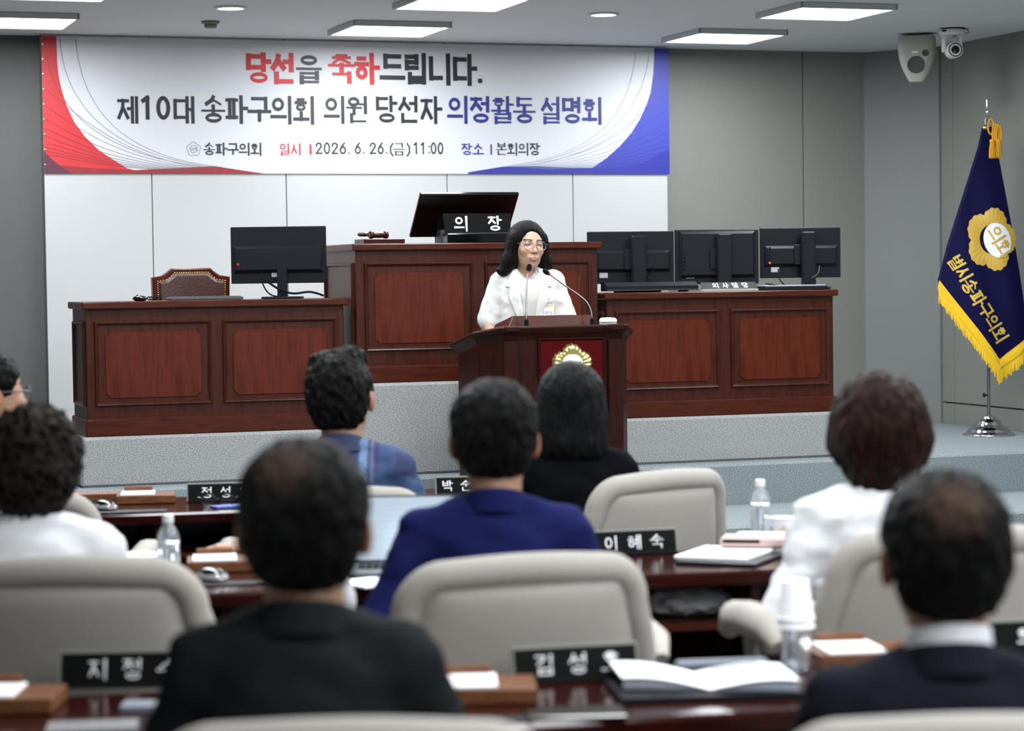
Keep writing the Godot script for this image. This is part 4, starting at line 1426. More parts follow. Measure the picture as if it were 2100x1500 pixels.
func emblem(parent: Node3D, at: Vector3, r: float, flat: bool) -> void:
	var g := geo(at)
	var n := 120
	g.sheet(func(u: float, v: float) -> Vector3:
		var an := u * TAU
		var rr := lerpf(petal_r(an, r), r * 0.5, v)
		var ridge := 0.5 + 0.5 * cos(an * 25)
		var hgt := 0.022 * sin(PI * clampf(v * 0.8 + 0.1, 0, 1)) * (0.62 + 0.38 * ridge) + (0.007 * (0.5 + 0.5 * cos(an * 5 - PI / 2 * 5)))
		if v == 0.0:
			hgt = 0.0
		return Vector3(cos(an) * rr, sin(an) * rr, hgt), n, 8, Vector3(0, 0, 1))
	obj("emblem_petals", g, mats.gold, parent)
	var d := geo()
	d.xf = Transform3D(Basis(Vector3.RIGHT, PI / 2), at)
	d.lathe([Vector2(r * 0.54, 0.004), Vector2(r * 0.52, 0.014), Vector2(r * 0.3, 0.018), Vector2(0, 0.019)], 40)
	var dsc := obj("emblem_disc", d, mats.emblem_white, parent)
	var l := geo()
	write(l, "의회", Vector2(-r * 0.42, -r * 0.2), r * 0.42, r * 0.05, 1.0, func(x: float, y: float, z: float) -> Vector3: return at + Vector3(x, y, 0.0195 + z))
	obj("lettering", l, mats.gold, dsc)

# ---------- flag ----------
func build_flag() -> void:
	var base := on_y(2028, 893, MID_Y)
	var depth := (base - EYE).dot(CAM_F)
	var turn := -0.33
	var t := thing("flag", "navy council flag with gold fringe draped on its pole", "flag", base, turn)
	var inv := t.transform.affine_inverse()
	# pixel -> local x, y in the plane through the pole facing the aisle
	var loc := func(px: float, py: float) -> Vector2:
		var p: Vector3 = inv * at_depth(px, py, depth)
		return Vector2(p.x, p.y)
	obj("base", geo().lathe([Vector2(0.0, 0.0), Vector2(0.168, 0.0), Vector2(0.17, 0.006), Vector2(0.165, 0.013), Vector2(0.145, 0.017), Vector2(0.14, 0.03), Vector2(0.125, 0.048), Vector2(0.1, 0.062), Vector2(0.09, 0.066), Vector2(0.085, 0.08), Vector2(0.07, 0.098), Vector2(0.052, 0.11), Vector2(0.046, 0.112), Vector2(0.048, 0.12), Vector2(0.038, 0.126), Vector2(0.014, 0.128)], 48, true), mats.chrome, t)
	obj("pole", geo().tube(PackedVector3Array([Vector3(0, 0.12, 0), Vector3(0, 0.3, 0), Vector3(-0.005, 1.2, 0), Vector3(-0.01, 2.06, 0)]), 0.0105, 14), mats.steel, t)
	var kn := geo()
	kn.xf = Transform3D(Basis(Vector3.BACK, PI / 2), Vector3(-0.008, 0.262, 0))
	obj("clamp_knob", kn.lathe([Vector2(0.005, 0), Vector2(0.005, 0.015), Vector2(0.014, 0.018), Vector2(0.014, 0.028), Vector2(0, 0.03)], 10), mats.black_matte, t)
	var tip: Vector2 = loc.call(2019, 196)
	var neck: Vector2 = loc.call(2019, 242)
	obj("finial", geo(Vector3(tip.x, 0, 0)).lathe([Vector2(0.008, neck.y - 0.03), Vector2(0.013, neck.y), Vector2(0.007, neck.y + 0.012), Vector2(0.014, neck.y + 0.03), Vector2(0.014, neck.y + 0.04), Vector2(0.006, neck.y + 0.05), Vector2(0.011, neck.y + 0.07), Vector2(0.007, neck.y + 0.11), Vector2(0.0, tip.y)], 16), mats.chrome, t)
	obj("ferrule", geo(Vector3(neck.x - 0.01, neck.y - 0.07, 0.01)).ball(Vector3.ZERO, Vector3(0.022, 0.02, 0.02), 12, 8), mats.brass, t)
	# draped cloth: top point fanning out to a slanting hem that comes to a point
	var left := [Vector2(2012, 262), Vector2(2004, 300), Vector2(1984, 365), Vector2(1960, 440), Vector2(1940, 505), Vector2(1928, 552), Vector2(1920, 582)]
	var right := [Vector2(2030, 262), Vector2(2040, 320), Vector2(2054, 400), Vector2(2068, 480), Vector2(2081, 560), Vector2(2092, 635), Vector2(2101, 692)]
	var ll := Curve2D.new()
	var rl := Curve2D.new()
	for p in left:
		ll.add_point(loc.call(p.x, p.y))
	for p in right:
		rl.add_point(loc.call(p.x, p.y))
	var low: Vector2 = loc.call(2036, 742)
	var hem := func(u: float) -> Vector2:
		var a := ll.samplef(6.0)
		var b := rl.samplef(6.0)
		return a.lerp(low, u / 0.66) if u < 0.66 else low.lerp(b, (u - 0.66) / 0.34)
	var bulge := func(p: Vector2) -> float:  # how far the cloth stands out from the pole's plane
		var hh := clampf((2.02 - p.y) / 1.0, 0.0, 1.2)
		return 0.02 + 0.13 * hh * clampf(1.0 - pow((p.x - 0.0) / 0.36, 2.0), -0.2, 1.0) + 0.012 * sin(p.x * 26.0 + p.y * 5.0) * hh
	var front := func(u: float, v: float) -> Vector3:
		var a := ll.samplef(v * 6.0)
		var b := rl.samplef(v * 6.0)
		var straight := a.lerp(b, u)
		var hm: Vector2 = hem.call(u)
		var base_line := ll.samplef(6.0).lerp(rl.samplef(6.0), u)
		var p: Vector2 = straight + (hm - base_line) * v * v
		return Vector3(p.x, p.y, bulge.call(p))
	obj("cloth", geo().sheet(front, 40, 40, Vector3(0, 0, 1)), mats.navy_velvet, t)
	obj("cloth_fold", geo().sheet(func(u: float, v: float) -> Vector3:
		var q: Vector3 = front.call(u, v * 0.98)
		return Vector3(q.x * 0.97, q.y + 0.02 * v, -0.04 - 0.10 * v * sin(u * PI) - 0.02 + q.z * 0.2), 30, 30, Vector3(0, 0, -1)), mats.navy_velvet, t)
	for e in [0.0, 1.0]:
		obj("cloth_edge", geo().sheet(func(u: float, v: float) -> Vector3:
			var q: Vector3 = front.call(e, v * 0.98)
			var bk := Vector3(q.x * 0.97, q.y + 0.02 * v, -0.06 + q.z * 0.2)
			return q.lerp(bk, u), 6, 30), mats.navy_velvet, t)
	# hem band and fringe
	var onto := func(x: float, y: float, lift: float) -> Vector3:
		return Vector3(x, y, bulge.call(Vector2(x, y)) + 0.004 + lift)
	var band := geo()
	var lace := geo()
	var cords := geo()
	rng.seed = 77
	var n := 150
	for k in n:
		var u0 := k / float(n)
		var u1 := (k + 1) / float(n)
		var a: Vector2 = hem.call(u0)
		var b: Vector2 = hem.call(u1)
		var upv := Vector2(0.004, 0.022)
		var q := [onto.call(a.x, a.y, 0.002), onto.call(b.x, b.y, 0.002), onto.call(b.x + upv.x, b.y + upv.y, 0.002), onto.call(a.x + upv.x, a.y + upv.y, 0.002)]
		band.quad(q[0], q[1], q[2], q[3], Vector3(0, 0, 1))
		var m := a.lerp(b, 0.5)
		var dn := Vector2(-0.012 if u0 < 0.66 else 0.006, -1).normalized()
		var sway := rng.randf_range(-0.006, 0.006)
		for s in [-1, 1]:
			var p0: Vector3 = onto.call(m.x, m.y + 0.004, 0.006)
			var p1 := p0 + Vector3(dn.x * 0.03 + s * 0.008, dn.y * 0.03, 0.004)
			var p2 := p0 + Vector3(dn.x * 0.055, dn.y * 0.052, 0.002)
			lace.tube(PackedVector3Array([p0, p1, p2]), 0.0034, 5)
		var st: Vector3 = onto.call(m.x, m.y - 0.045, 0.004)
		var ln := rng.randf_range(0.062, 0.085) * (1.0 if u0 < 0.6 else 1.15)
		cords.tube(PackedVector3Array([st, st + Vector3(sway * 0.4, -ln * 0.5, 0.002), st + Vector3(sway, -ln, rng.randf_range(-0.006, 0.006))]), 0.0036, 5)
	obj("hem_band", band, mats.gold_fringe, t)
	obj("fringe_lace", lace, mats.gold_fringe, t).set_meta("kind", "stuff")
	obj("fringe", cords, mats.gold_fringe, t).set_meta("kind", "stuff")
	# words along the hem and the emblem, turned with the drape
	var dir: Vector2 = (loc.call(2040, 668) - loc.call(1945, 512)).normalized()
	var upd := Vector2(-dir.y, dir.x)
	for q in [["별시", 1934, 536, 0.092], ["송파구의회", 1957, 583, 0.1]]:
		var o: Vector2 = loc.call(q[1], q[2])
		var l := geo()
		write(l, q[0], Vector2.ZERO, q[3], 0.015, 1.0, func(x: float, y: float, lift: float) -> Vector3:
			var p: Vector2 = o + dir * x * 0.92 + upd * y
			return onto.call(p.x, p.y, 0.004 + lift), 0.0, 6)
		obj("lettering", l, mats.gold_print, t)
	var ec: Vector2 = loc.call(2022, 492)
	var ea := dir.angle() 
	var er := 0.208
	var pet := geo()
	pet.sheet(func(u: float, v: float) -> Vector3:
		var an := u * TAU
		var rr := lerpf(petal_r(an + 0.3, er), er * 0.45, v)
		var p := ec + Vector2(cos(an) * 0.78, sin(an)).rotated(ea + PI / 3) * rr
		return onto.call(p.x, p.y, 0.004 + 0.006 * sin(PI * v) * (0.6 + 0.4 * cos(an * 30))), 90, 6, Vector3(0, 0, 1))
	obj("emblem_petals", pet, mats.gold_emblem, t)
	var disc := geo()
	var dc: Vector2 = loc.call(2034, 494)
	disc.sheet(func(u: float, v: float) -> Vector3:
		var p := dc + Vector2(cos(u * TAU) * 0.76, sin(u * TAU)).rotated(0.25) * (er * 0.55 * (1.0 - v))
		return onto.call(p.x, p.y, 0.0125), 40, 4, Vector3(0, 0, 1))
	var dsc := obj("emblem_disc", disc, mats.emblem_white, t)
	var l2 := geo()
	var lo: Vector2 = loc.call(2008, 478)
	write(l2, "의회", Vector2.ZERO, 0.105, 0.016, 0.95, func(x: float, y: float, lift: float) -> Vector3:
		var p: Vector2 = lo + dir * x + upd * y
		return onto.call(p.x, p.y, 0.0135 + lift), 0.0, 6)
	obj("lettering", l2, mats.gold_emblem, dsc)
	# cord and tassels at the top
	var tas := geo()
	var tp: Vector2 = loc.call(2022, 248)
	var loop := PackedVector3Array()
	for k in 22:
		var an := TAU * k / 21.0
		loop.append(Vector3(tp.x + 0.005 + 0.018 * sin(an), tp.y - 0.045 + 0.05 * cos(an), 0.05))
	tas.tube(loop, 0.006, 6)
	for k in 3:
		var lp := PackedVector3Array()
		for s in 18:
			var an := TAU * s / 17.0
			lp.append(Vector3(tp.x + 0.03 + 0.012 * k + 0.016 * sin(an), tp.y - 0.09 - 0.006 * k + 0.062 * cos(an), 0.055 + 0.006 * k))
		tas.tube(lp, 0.0065, 6)
	obj("cord", tas, mats.gold_cord, t)
	for k in 2:
		var tg := geo()
		var o := Vector3(tp.x + 0.012 + k * 0.038, tp.y - 0.14, 0.065)
		tg.ball(o, Vector3(0.02, 0.014, 0.016), 10, 6)
		for s in 26:
			var an := s * 2.4
			var rr := 0.017 * sqrt(s / 26.0)
			tg.tube(PackedVector3Array([o + Vector3(cos(an) * rr * 0.7, -0.004, sin(an) * rr * 0.7), o + Vector3(cos(an) * rr * 1.1, -0.05, sin(an) * rr), o + Vector3(cos(an) * rr * 1.25, -0.1 - 0.006 * (s % 3), sin(an) * rr)]), 0.0032, 5)
		obj("tassel", tg, mats.gold_cord, t)

func build_ceiling_gear() -> void:
	# box loudspeaker in the angled corner
	var c := at_depth(1881, 102, 15.55)
	var t := thing("wall_speaker", "cream wall loudspeaker tapering downwards in the angled corner", "loudspeaker", Vector3(c.x, CEIL - 0.02, c.z), -0.6)
	var shape := func(u: float, v: float) -> Vector3:
		var y := -v * 0.30
		var wd := lerpf(0.118, 0.05, pow(v, 2.2)) + 0.012 * sin(v * PI)
		var an := u * TAU
		var sx := signf(cos(an)) * pow(absf(cos(an)), 0.45)
		var sz := signf(sin(an)) * pow(absf(sin(an)), 0.45)
		return Vector3(sx * wd, y, sz * (0.1 - 0.04 * v))
	var g := geo().sheet(shape, 40, 14)
	g.sheet(func(u: float, v: float) -> Vector3:
		var p: Vector3 = shape.call(u, 1.0)
		return Vector3(p.x * (1 - v), p.y, p.z * (1 - v)), 40, 2, Vector3.DOWN)
	g.sheet(func(u: float, v: float) -> Vector3:
		var p: Vector3 = shape.call(u, 0.0)
		return Vector3(p.x * (1 - v), p.y, p.z * (1 - v)), 40, 2, Vector3.UP)
	obj("cabinet", g, mats.cream_plastic, t)
	var gr := geo(Vector3(0, 0, 0))
	gr.xf = Transform3D(Basis(Vector3.RIGHT, 0.13), Vector3(0, 0, 0.088))
	gr.prism(PackedVector2Array([Vector2(-0.085, -0.1), Vector2(-0.02, -0.075), Vector2(0.02, -0.075), Vector2(0.085, -0.045), Vector2(0.088, -0.12), Vector2(0.07, -0.2), Vector2(0.045, -0.255), Vector2(0.0, -0.268), Vector2(-0.045, -0.255), Vector2(-0.07, -0.2)]), 0.0, 0.012, 0.004)
	var gri := obj("grille", gr, mats.cream_plastic, t)
	for q in [[0.0, -0.19, 0.052, "woofer"], [0.062, -0.115, 0.016, "tweeter"]]:
		var w := geo()
		w.xf = Transform3D(Basis(Vector3.RIGHT, PI / 2 + 0.13), Vector3(q[0], q[1], 0.098 + q[1] * 0.13 + 0.004))
		obj(q[3], w.lathe([Vector2(q[2] + 0.006, 0), Vector2(q[2] + 0.004, 0.005), Vector2(q[2], 0.002), Vector2(q[2] * 0.4, 0.001), Vector2(0, 0.003)], 28), mats.speaker_grille, gri)
	var badge := geo()
	badge.xf = Transform3D(Basis(Vector3.RIGHT, 0.13), Vector3(-0.005, -0.108, 0.1))
	obj("badge", badge.box(Vector3.ZERO, Vector3(0.045, 0.014, 0.006), 0.002), mats.white_plastic, t)
	# pan-tilt camera hanging from the ceiling
	var b := on_y(1952, 58, CEIL)
	var k := thing("conference_camera", "white pan-tilt camera hanging from the ceiling", "camera", Vector3(b.x, CEIL, b.z), -0.3)
	obj("mount", geo(Vector3(0.01, 0, 0)).lathe([Vector2(0.075, 0.0), Vector2(0.075, -0.008), Vector2(0.0, -0.008)], 28), mats.black_matte, k)
	obj("base", geo().lathe([Vector2(0.078, -0.008), Vector2(0.088, -0.015), Vector2(0.088, -0.03), Vector2(0.074, -0.046), Vector2(0.0, -0.048)], 36), mats.white_plastic, k)
	obj("sensor_window", geo(Vector3(-0.055, -0.022, 0.066)).box(Vector3.ZERO, Vector3(0.05, 0.012, 0.012), 0.003), mats.black_gloss, k)
	var yoke := geo()
	yoke.box(Vector3(0, -0.054, 0), Vector3(0.128, 0.02, 0.06), 0.005)
	for s in [-1, 1]:
		yoke.box(Vector3(s * 0.052, -0.105, 0), Vector3(0.024, 0.1, 0.055), 0.006)
	obj("yoke", yoke, mats.white_plastic, k)
	obj("logo", geo(Vector3(0.01, -0.056, 0.031)).box(Vector3.ZERO, Vector3(0.028, 0.007, 0.002)), mats.mic_ring, k)
	var head := geo()
	head.xf = Transform3D(Basis(Vector3.RIGHT, PI / 2), Vector3(0.008, -0.145, 0.0))
	head.lathe([Vector2(0, -0.06), Vector2(0.04, -0.058), Vector2(0.05, -0.04), Vector2(0.052, 0.06), Vector2(0.049, 0.066), Vector2(0.045, 0.067)], 36)
	obj("head", head, mats.white_plastic, k)
	for q in [[0.046, 0.062, 0.0, "lens_ring", "black_gloss"], [0.038, 0.066, 0.0, "lens_ring", "white_plastic"], [0.027, 0.068, 0.0, "lens", "black_gloss"]]:
		var r := geo()
		r.xf = Transform3D(Basis(Vector3.RIGHT, PI / 2), Vector3(0.008, -0.145, 0.0))
		obj(q[3], r.lathe([Vector2(q[0], q[1] - 0.01), Vector2(q[0], q[1]), Vector2(0, q[1] + 0.001)], 32), mats[q[4]], k.get_node("head"))
	obj("cable", geo().tube(PackedVector3Array([Vector3(0.07, 0, 0.0), Vector3(0.1, -0.01, 0.01), Vector3(0.108, -0.03, 0.02), Vector3(0.09, -0.036, 0.02), Vector3(0.078, -0.02, 0.0)]), 0.004, 6), mats.yellow_cable, k)

# ---------- people ----------
var fold_noise := steady_noise()
func steady_noise() -> FastNoiseLite:
	var n := FastNoiseLite.new()
	n.seed = 3
	n.frequency = 1.0
	n.fractal_octaves = 2
	return n
func noisy(f: Field, amp: float, sc: Vector3) -> Field:
	f.noise = fold_noise
	f.amp = amp
	f.nscale = sc
	return f
# head about its own centre, facing -z, chin at -0.11, crown at +0.12
func head_field(fine: bool, woman: bool) -> Field:
	var f := Field.new()
	f.ell(Vector3(0, 0.03, 0.012), Vector3(0.074, 0.088, 0.092), 0.01)
	f.ell(Vector3(0, -0.02, -0.025), Vector3(0.063 if woman else 0.066, 0.088, 0.07), 0.04)
	f.ell(Vector3(0, -0.082, -0.045), Vector3(0.036 if woman else 0.043, 0.028, 0.038), 0.045)
	f.caps(Vector3(0, -0.06, 0.02), Vector3(0, -0.15, 0.028), 0.046 if woman else 0.054, 0.047 if woman else 0.056, 0.03)
	f.caps(Vector3(0, 0.008, -0.093), Vector3(0, -0.03, -0.105), 0.007, 0.011, 0.014)
	for s in [-1.0, 1.0]:
		f.ell(Vector3(s * 0.011, -0.034, -0.097), Vector3(0.008, 0.007, 0.009), 0.008)
		f.ell(Vector3(s * 0.083, -0.012, 0.012), Vector3(0.011, 0.033, 0.02), 0.008, 0, Basis(Vector3.UP, s * 0.35))
		f.ell(Vector3(s * 0.036, -0.03, -0.072), Vector3(0.022, 0.02, 0.018), 0.02)
		f.ell(Vector3(s * 0.031, 0.004, -0.1), Vector3(0.02, 0.011, 0.014), 0.014, 1)
		if fine:
			f.ell(Vector3(s * 0.031, 0.002, -0.079), Vector3(0.014, 0.010, 0.012), 0.006)
			f.caps(Vector3(s * 0.016, 0.026, -0.09), Vector3(s * 0.046, 0.027, -0.078), 0.004, 0.003, 0.01)
	if fine:
		f.ell(Vector3(0, -0.064, -0.088), Vector3(0.026, 0.014, 0.014), 0.02)
		f.caps(Vector3(-0.02, -0.062, -0.089), Vector3(0.02, -0.062, -0.089), 0.004, 0.004, 0.008)
		f.caps(Vector3(-0.014, -0.076, -0.09), Vector3(0.014, -0.076, -0.09), 0.005, 0.005, 0.008)
		f.ell(Vector3(0, -0.1, -0.075), Vector3(0.016, 0.012, 0.014), 0.02)
	return f
func plain_face(skin: Color) -> Callable:
	return func(p: Vector3) -> Color:
		if p.z < -0.06:
			var ax := absf(absf(p.x) - 0.031)
			if absf(p.y - 0.002) < 0.006 and ax < 0.014:
				return Color(0.05, 0.035, 0.03)
			if absf(p.y - 0.028) < 0.005 and ax < 0.018:
				return Color(0.06, 0.045, 0.04)
			if absf(p.y + 0.066) < 0.008 and absf(p.x) < 0.024:
				return Color(skin.r * 0.8, skin.g * 0.5, skin.b * 0.5)
		if absf(p.x) > 0.074 and p.y > -0.05:
			return Color(skin.r * 0.95, skin.g * 0.68, skin.b * 0.6)
		return skin
func smiling_face(skin: Color) -> Callable:
	return func(p: Vector3) -> Color:
		var c := skin
		if p.z < -0.05:
			var dx := absf(p.x) - 0.031
			var eye := p.y - (0.004 - 11.0 * dx * dx)
			if absf(dx) < 0.0145 and absf(eye) < 0.0036:
				return Color(0.025, 0.018, 0.016)
			if absf(dx) < 0.016 and eye > 0.003 and eye < 0.006:
				return Color(skin.r * 0.78, skin.g * 0.66, skin.b * 0.62)
			var brow := p.y - (0.0275 - 5.0 * (dx - 0.004) * (dx - 0.004))
			if absf(dx) < 0.0195 and absf(brow) < 0.0036:
				return Color(0.10, 0.07, 0.06)
			var m := p.y - (-0.0715 + 9.0 * p.x * p.x)
			var half := 0.0108 * sqrt(maxf(0.0, 1.0 - pow(p.x / 0.0255, 2.0)))
			if absf(m) < half:
				if m > -0.003 and m < 0.005 and absf(p.x) < 0.0185:
					return Color(0.6, 0.53, 0.45)
				return Color(0.42, 0.11, 0.11)
			if p.y < -0.028 and p.y > -0.042 and absf(absf(p.x) - 0.0075) < 0.004 and p.z < -0.098 and p.y < -0.037:
				return Color(0.2, 0.09, 0.07)
			var cheek := exp(-(pow((absf(p.x) - 0.038) / 0.02, 2.0) + pow((p.y + 0.03) / 0.02, 2.0)))
			c = c.lerp(Color(skin.r, skin.g * 0.82, skin.b * 0.8), cheek * 0.5)
		return c
# hair in head space; styles: short, cropped, long, bob, curl, flip
func hair_field(style: String) -> Field:
	var f := Field.new()
	match style:
		"long":
			f.ell(Vector3(0, 0.035, 0.015), Vector3(0.095, 0.10, 0.108), 0.01)
			f.caps(Vector3(0, 0.0, 0.03), Vector3(0, -0.12, 0.045), 0.095, 0.1, 0.05)
			f.caps(Vector3(-0.05, -0.05, 0.05), Vector3(-0.06, -0.17, 0.055), 0.06, 0.055, 0.04)
			f.caps(Vector3(0.05, -0.05, 0.05), Vector3(0.06, -0.17, 0.055), 0.06, 0.055, 0.04)
			f.plane(Vector3(0, -1, 0.15), 0.19, 0.03)
			f.ell(Vector3(0, -0.06, -0.11), Vector3(0.085, 0.15, 0.085), 0.02, 1)
			noisy(f, 0.006, Vector3(60, 5, 60))
		"bob":
			f.ell(Vector3(0, 0.03, 0.012), Vector3(0.103, 0.105, 0.112), 0.01)
			f.ell(Vector3(0, -0.03, 0.02), Vector3(0.115, 0.085, 0.105), 0.05)
			f.ell(Vector3(0, -0.10, 0.045), Vector3(0.07, 0.065, 0.05), 0.05)
			f.caps(Vector3(0.028, 0.15, -0.02), Vector3(0.03, 0.115, 0.09), 0.012, 0.008, 0.02, 1)
			f.ell(Vector3(0, -0.04, -0.115), Vector3(0.07, 0.13, 0.08), 0.02, 1)
			noisy(f, 0.008, Vector3(45, 9, 45))
		"curl":
			f.ell(Vector3(0, 0.03, 0.012), Vector3(0.1, 0.105, 0.112), 0.01)
			f.ell(Vector3(0, -0.03, 0.035), Vector3(0.1, 0.09, 0.09), 0.05)
			f.ell(Vector3(0.0, -0.1, 0.045), Vector3(0.06, 0.05, 0.04), 0.04)
			f.ell(Vector3(0, -0.05, -0.115), Vector3(0.07, 0.13, 0.08), 0.02, 1)
			noisy(f, 0.022, Vector3(38, 38, 38))
		"flip":
			f.ell(Vector3(0, 0.036, 0.014), Vector3(0.09, 0.093, 0.104), 0.01)
			f.ell(Vector3(0, -0.05, 0.05), Vector3(0.095, 0.12, 0.06), 0.05)
			for s in [-1.0, 1.0]:
				f.caps(Vector3(s * 0.07, 0.03, -0.02), Vector3(s * 0.092, -0.08, 0.0), 0.032, 0.034, 0.03)
				f.caps(Vector3(s * 0.092, -0.08, 0.0), Vector3(s * 0.12, -0.135, 0.005), 0.036, 0.028, 0.03)
				f.caps(Vector3(s * 0.12, -0.135, 0.005), Vector3(s * 0.152, -0.13, 0.005), 0.02, 0.007, 0.02)
			f.plane(Vector3(0, -1, 0), 0.165, 0.02)
			f.ell(Vector3(0.004, -0.03, -0.1), Vector3(0.064, 0.105, 0.08), 0.012, 1)
			f.caps(Vector3(0.016, 0.06, -0.13), Vector3(0.012, 0.03, -0.13), 0.03, 0.052, 0.02, 1)
			f.caps(Vector3(0.03, 0.165, -0.06), Vector3(0.03, 0.137, 0.03), 0.012, 0.006, 0.02, 1)
			noisy(f, 0.0035, Vector3(110, 5, 110))
		_:
			f.ell(Vector3(0, 0.036, 0.014), Vector3(0.092, 0.096, 0.106), 0.01)
			f.ell(Vector3(0, -0.025, 0.05), Vector3(0.078, 0.075, 0.062), 0.04)
			f.ell(Vector3(0, -0.06, -0.1), Vector3(0.1, 0.125, 0.085), 0.02, 1)
			f.ell(Vector3(0, -0.17, 0.05), Vector3(0.12, 0.085, 0.13), 0.02, 1)
			for s in [-1.0, 1.0]:
				f.ell(Vector3(s * 0.1, -0.04, 0.01), Vector3(0.034, 0.058, 0.036), 0.015, 1)
			if style == "spiky":
				f.ell(Vector3(-0.035, 0.11, -0.02), Vector3(0.05, 0.028, 0.06), 0.02)
				f.ell(Vector3(0.03, 0.118, -0.01), Vector3(0.045, 0.028, 0.05), 0.02)
				noisy(f, 0.012, Vector3(55, 30, 55))
			else:
				noisy(f, 0.008, Vector3(50, 25, 50))
	return f
func hair_paint(base: Color, tip: Color, patch: Variant, patch_r: float) -> Callable:
	return func(p: Vector3) -> Color:
		var n := fold_noise.get_noise_3d(p.x * 120.0, p.y * 14.0, p.z * 120.0)
		var c := base.lerp(tip, clampf(0.35 + n * 0.9, 0.0, 1.0))
		if patch != null:
			var q: Vector3 = p - patch
			var d := q.length() / patch_r + fold_noise.get_noise_3d(p.x * 140, p.y * 140, p.z * 140) * 0.55
			c = c.lerp(Color(0.3, 0.17, 0.11), clampf(1.4 - d, 0.0, 0.9))
		return c
func collar(g: Geo, at: Vector3, rx: float, rz: float, hgt: float, flare: float, dip: float) -> void:
	g.sheet(func(u: float, v: float) -> Vector3:
		var an := u * TAU
		var back := 0.5 + 0.5 * sin(an)          # 1 at the nape (+z)
		var k := v * 2.0
		var rr := 1.0 + (0.0 if k < 1.0 else (k - 1.0) * flare / rx)
		var y := (hgt * k if k < 1.0 else hgt * (1.0 - (k - 1.0) * 1.05)) - dip * (1.0 - back)
		return at + Vector3(cos(an) * rx * rr, y, sin(an) * rz * rr), 40, 10)
# hand: palm and five bent fingers; local: fingers towards -z, thumb on the side x * side
func hand(g: Geo, at: Transform3D, side: float, skin: Color, s := 1.0, cell := 0.0055) -> void:
	var f := Field.new()
	f.caps(Vector3(0, 0.0, 0.07), Vector3(0, 0.0, 0.01), 0.024, 0.027, 0.01)
	f.rbox(Vector3(0, -0.002, -0.03), Vector3(0.04, 0.014, 0.045), 0.013, 0.02)
	for k in 4:
		var x := -0.03 + k * 0.02
		var ln: float = [0.8, 0.95, 1.0, 0.88][k if side > 0 else 3 - k]
		var a := Vector3(x, 0.002, -0.065)
		var b := Vector3(x * 1.15, -0.002 - 0.006, -0.065 - 0.04 * ln)
		var c := Vector3(x * 1.15, -0.022, -0.065 - 0.065 * ln)
		var d := Vector3(x * 1.1, -0.038, -0.065 - 0.072 * ln)
		f.caps(a, b, 0.0095, 0.009, 0.008)
		f.caps(b, c, 0.009, 0.008, 0.003)
		f.caps(c, d, 0.008, 0.0072, 0.003)
	f.caps(Vector3(side * -0.03, -0.004, 0.0), Vector3(side * -0.055, -0.014, -0.035), 0.013, 0.0105, 0.012)
	f.caps(Vector3(side * -0.055, -0.014, -0.035), Vector3(side * -0.05, -0.024, -0.065), 0.0105, 0.0085, 0.004)
	var key := "hand%d" % int(side)
	if not cached.has(key):
		var h := Geo.new()
		net(f, Vector3(-0.08, -0.06, -0.16), Vector3(0.08, 0.04, 0.1), cell, h, func(_p: Vector3) -> Color: return Color.WHITE)
		cached[key] = h
	g.join(cached[key], at * Transform3D(Basis.from_scale(Vector3.ONE * s), Vector3.ZERO), skin)
var cached := {}
func seg_basis(from: Vector3, to: Vector3) -> Basis:
	return Basis.looking_at((to - from).normalized(), Vector3.UP)

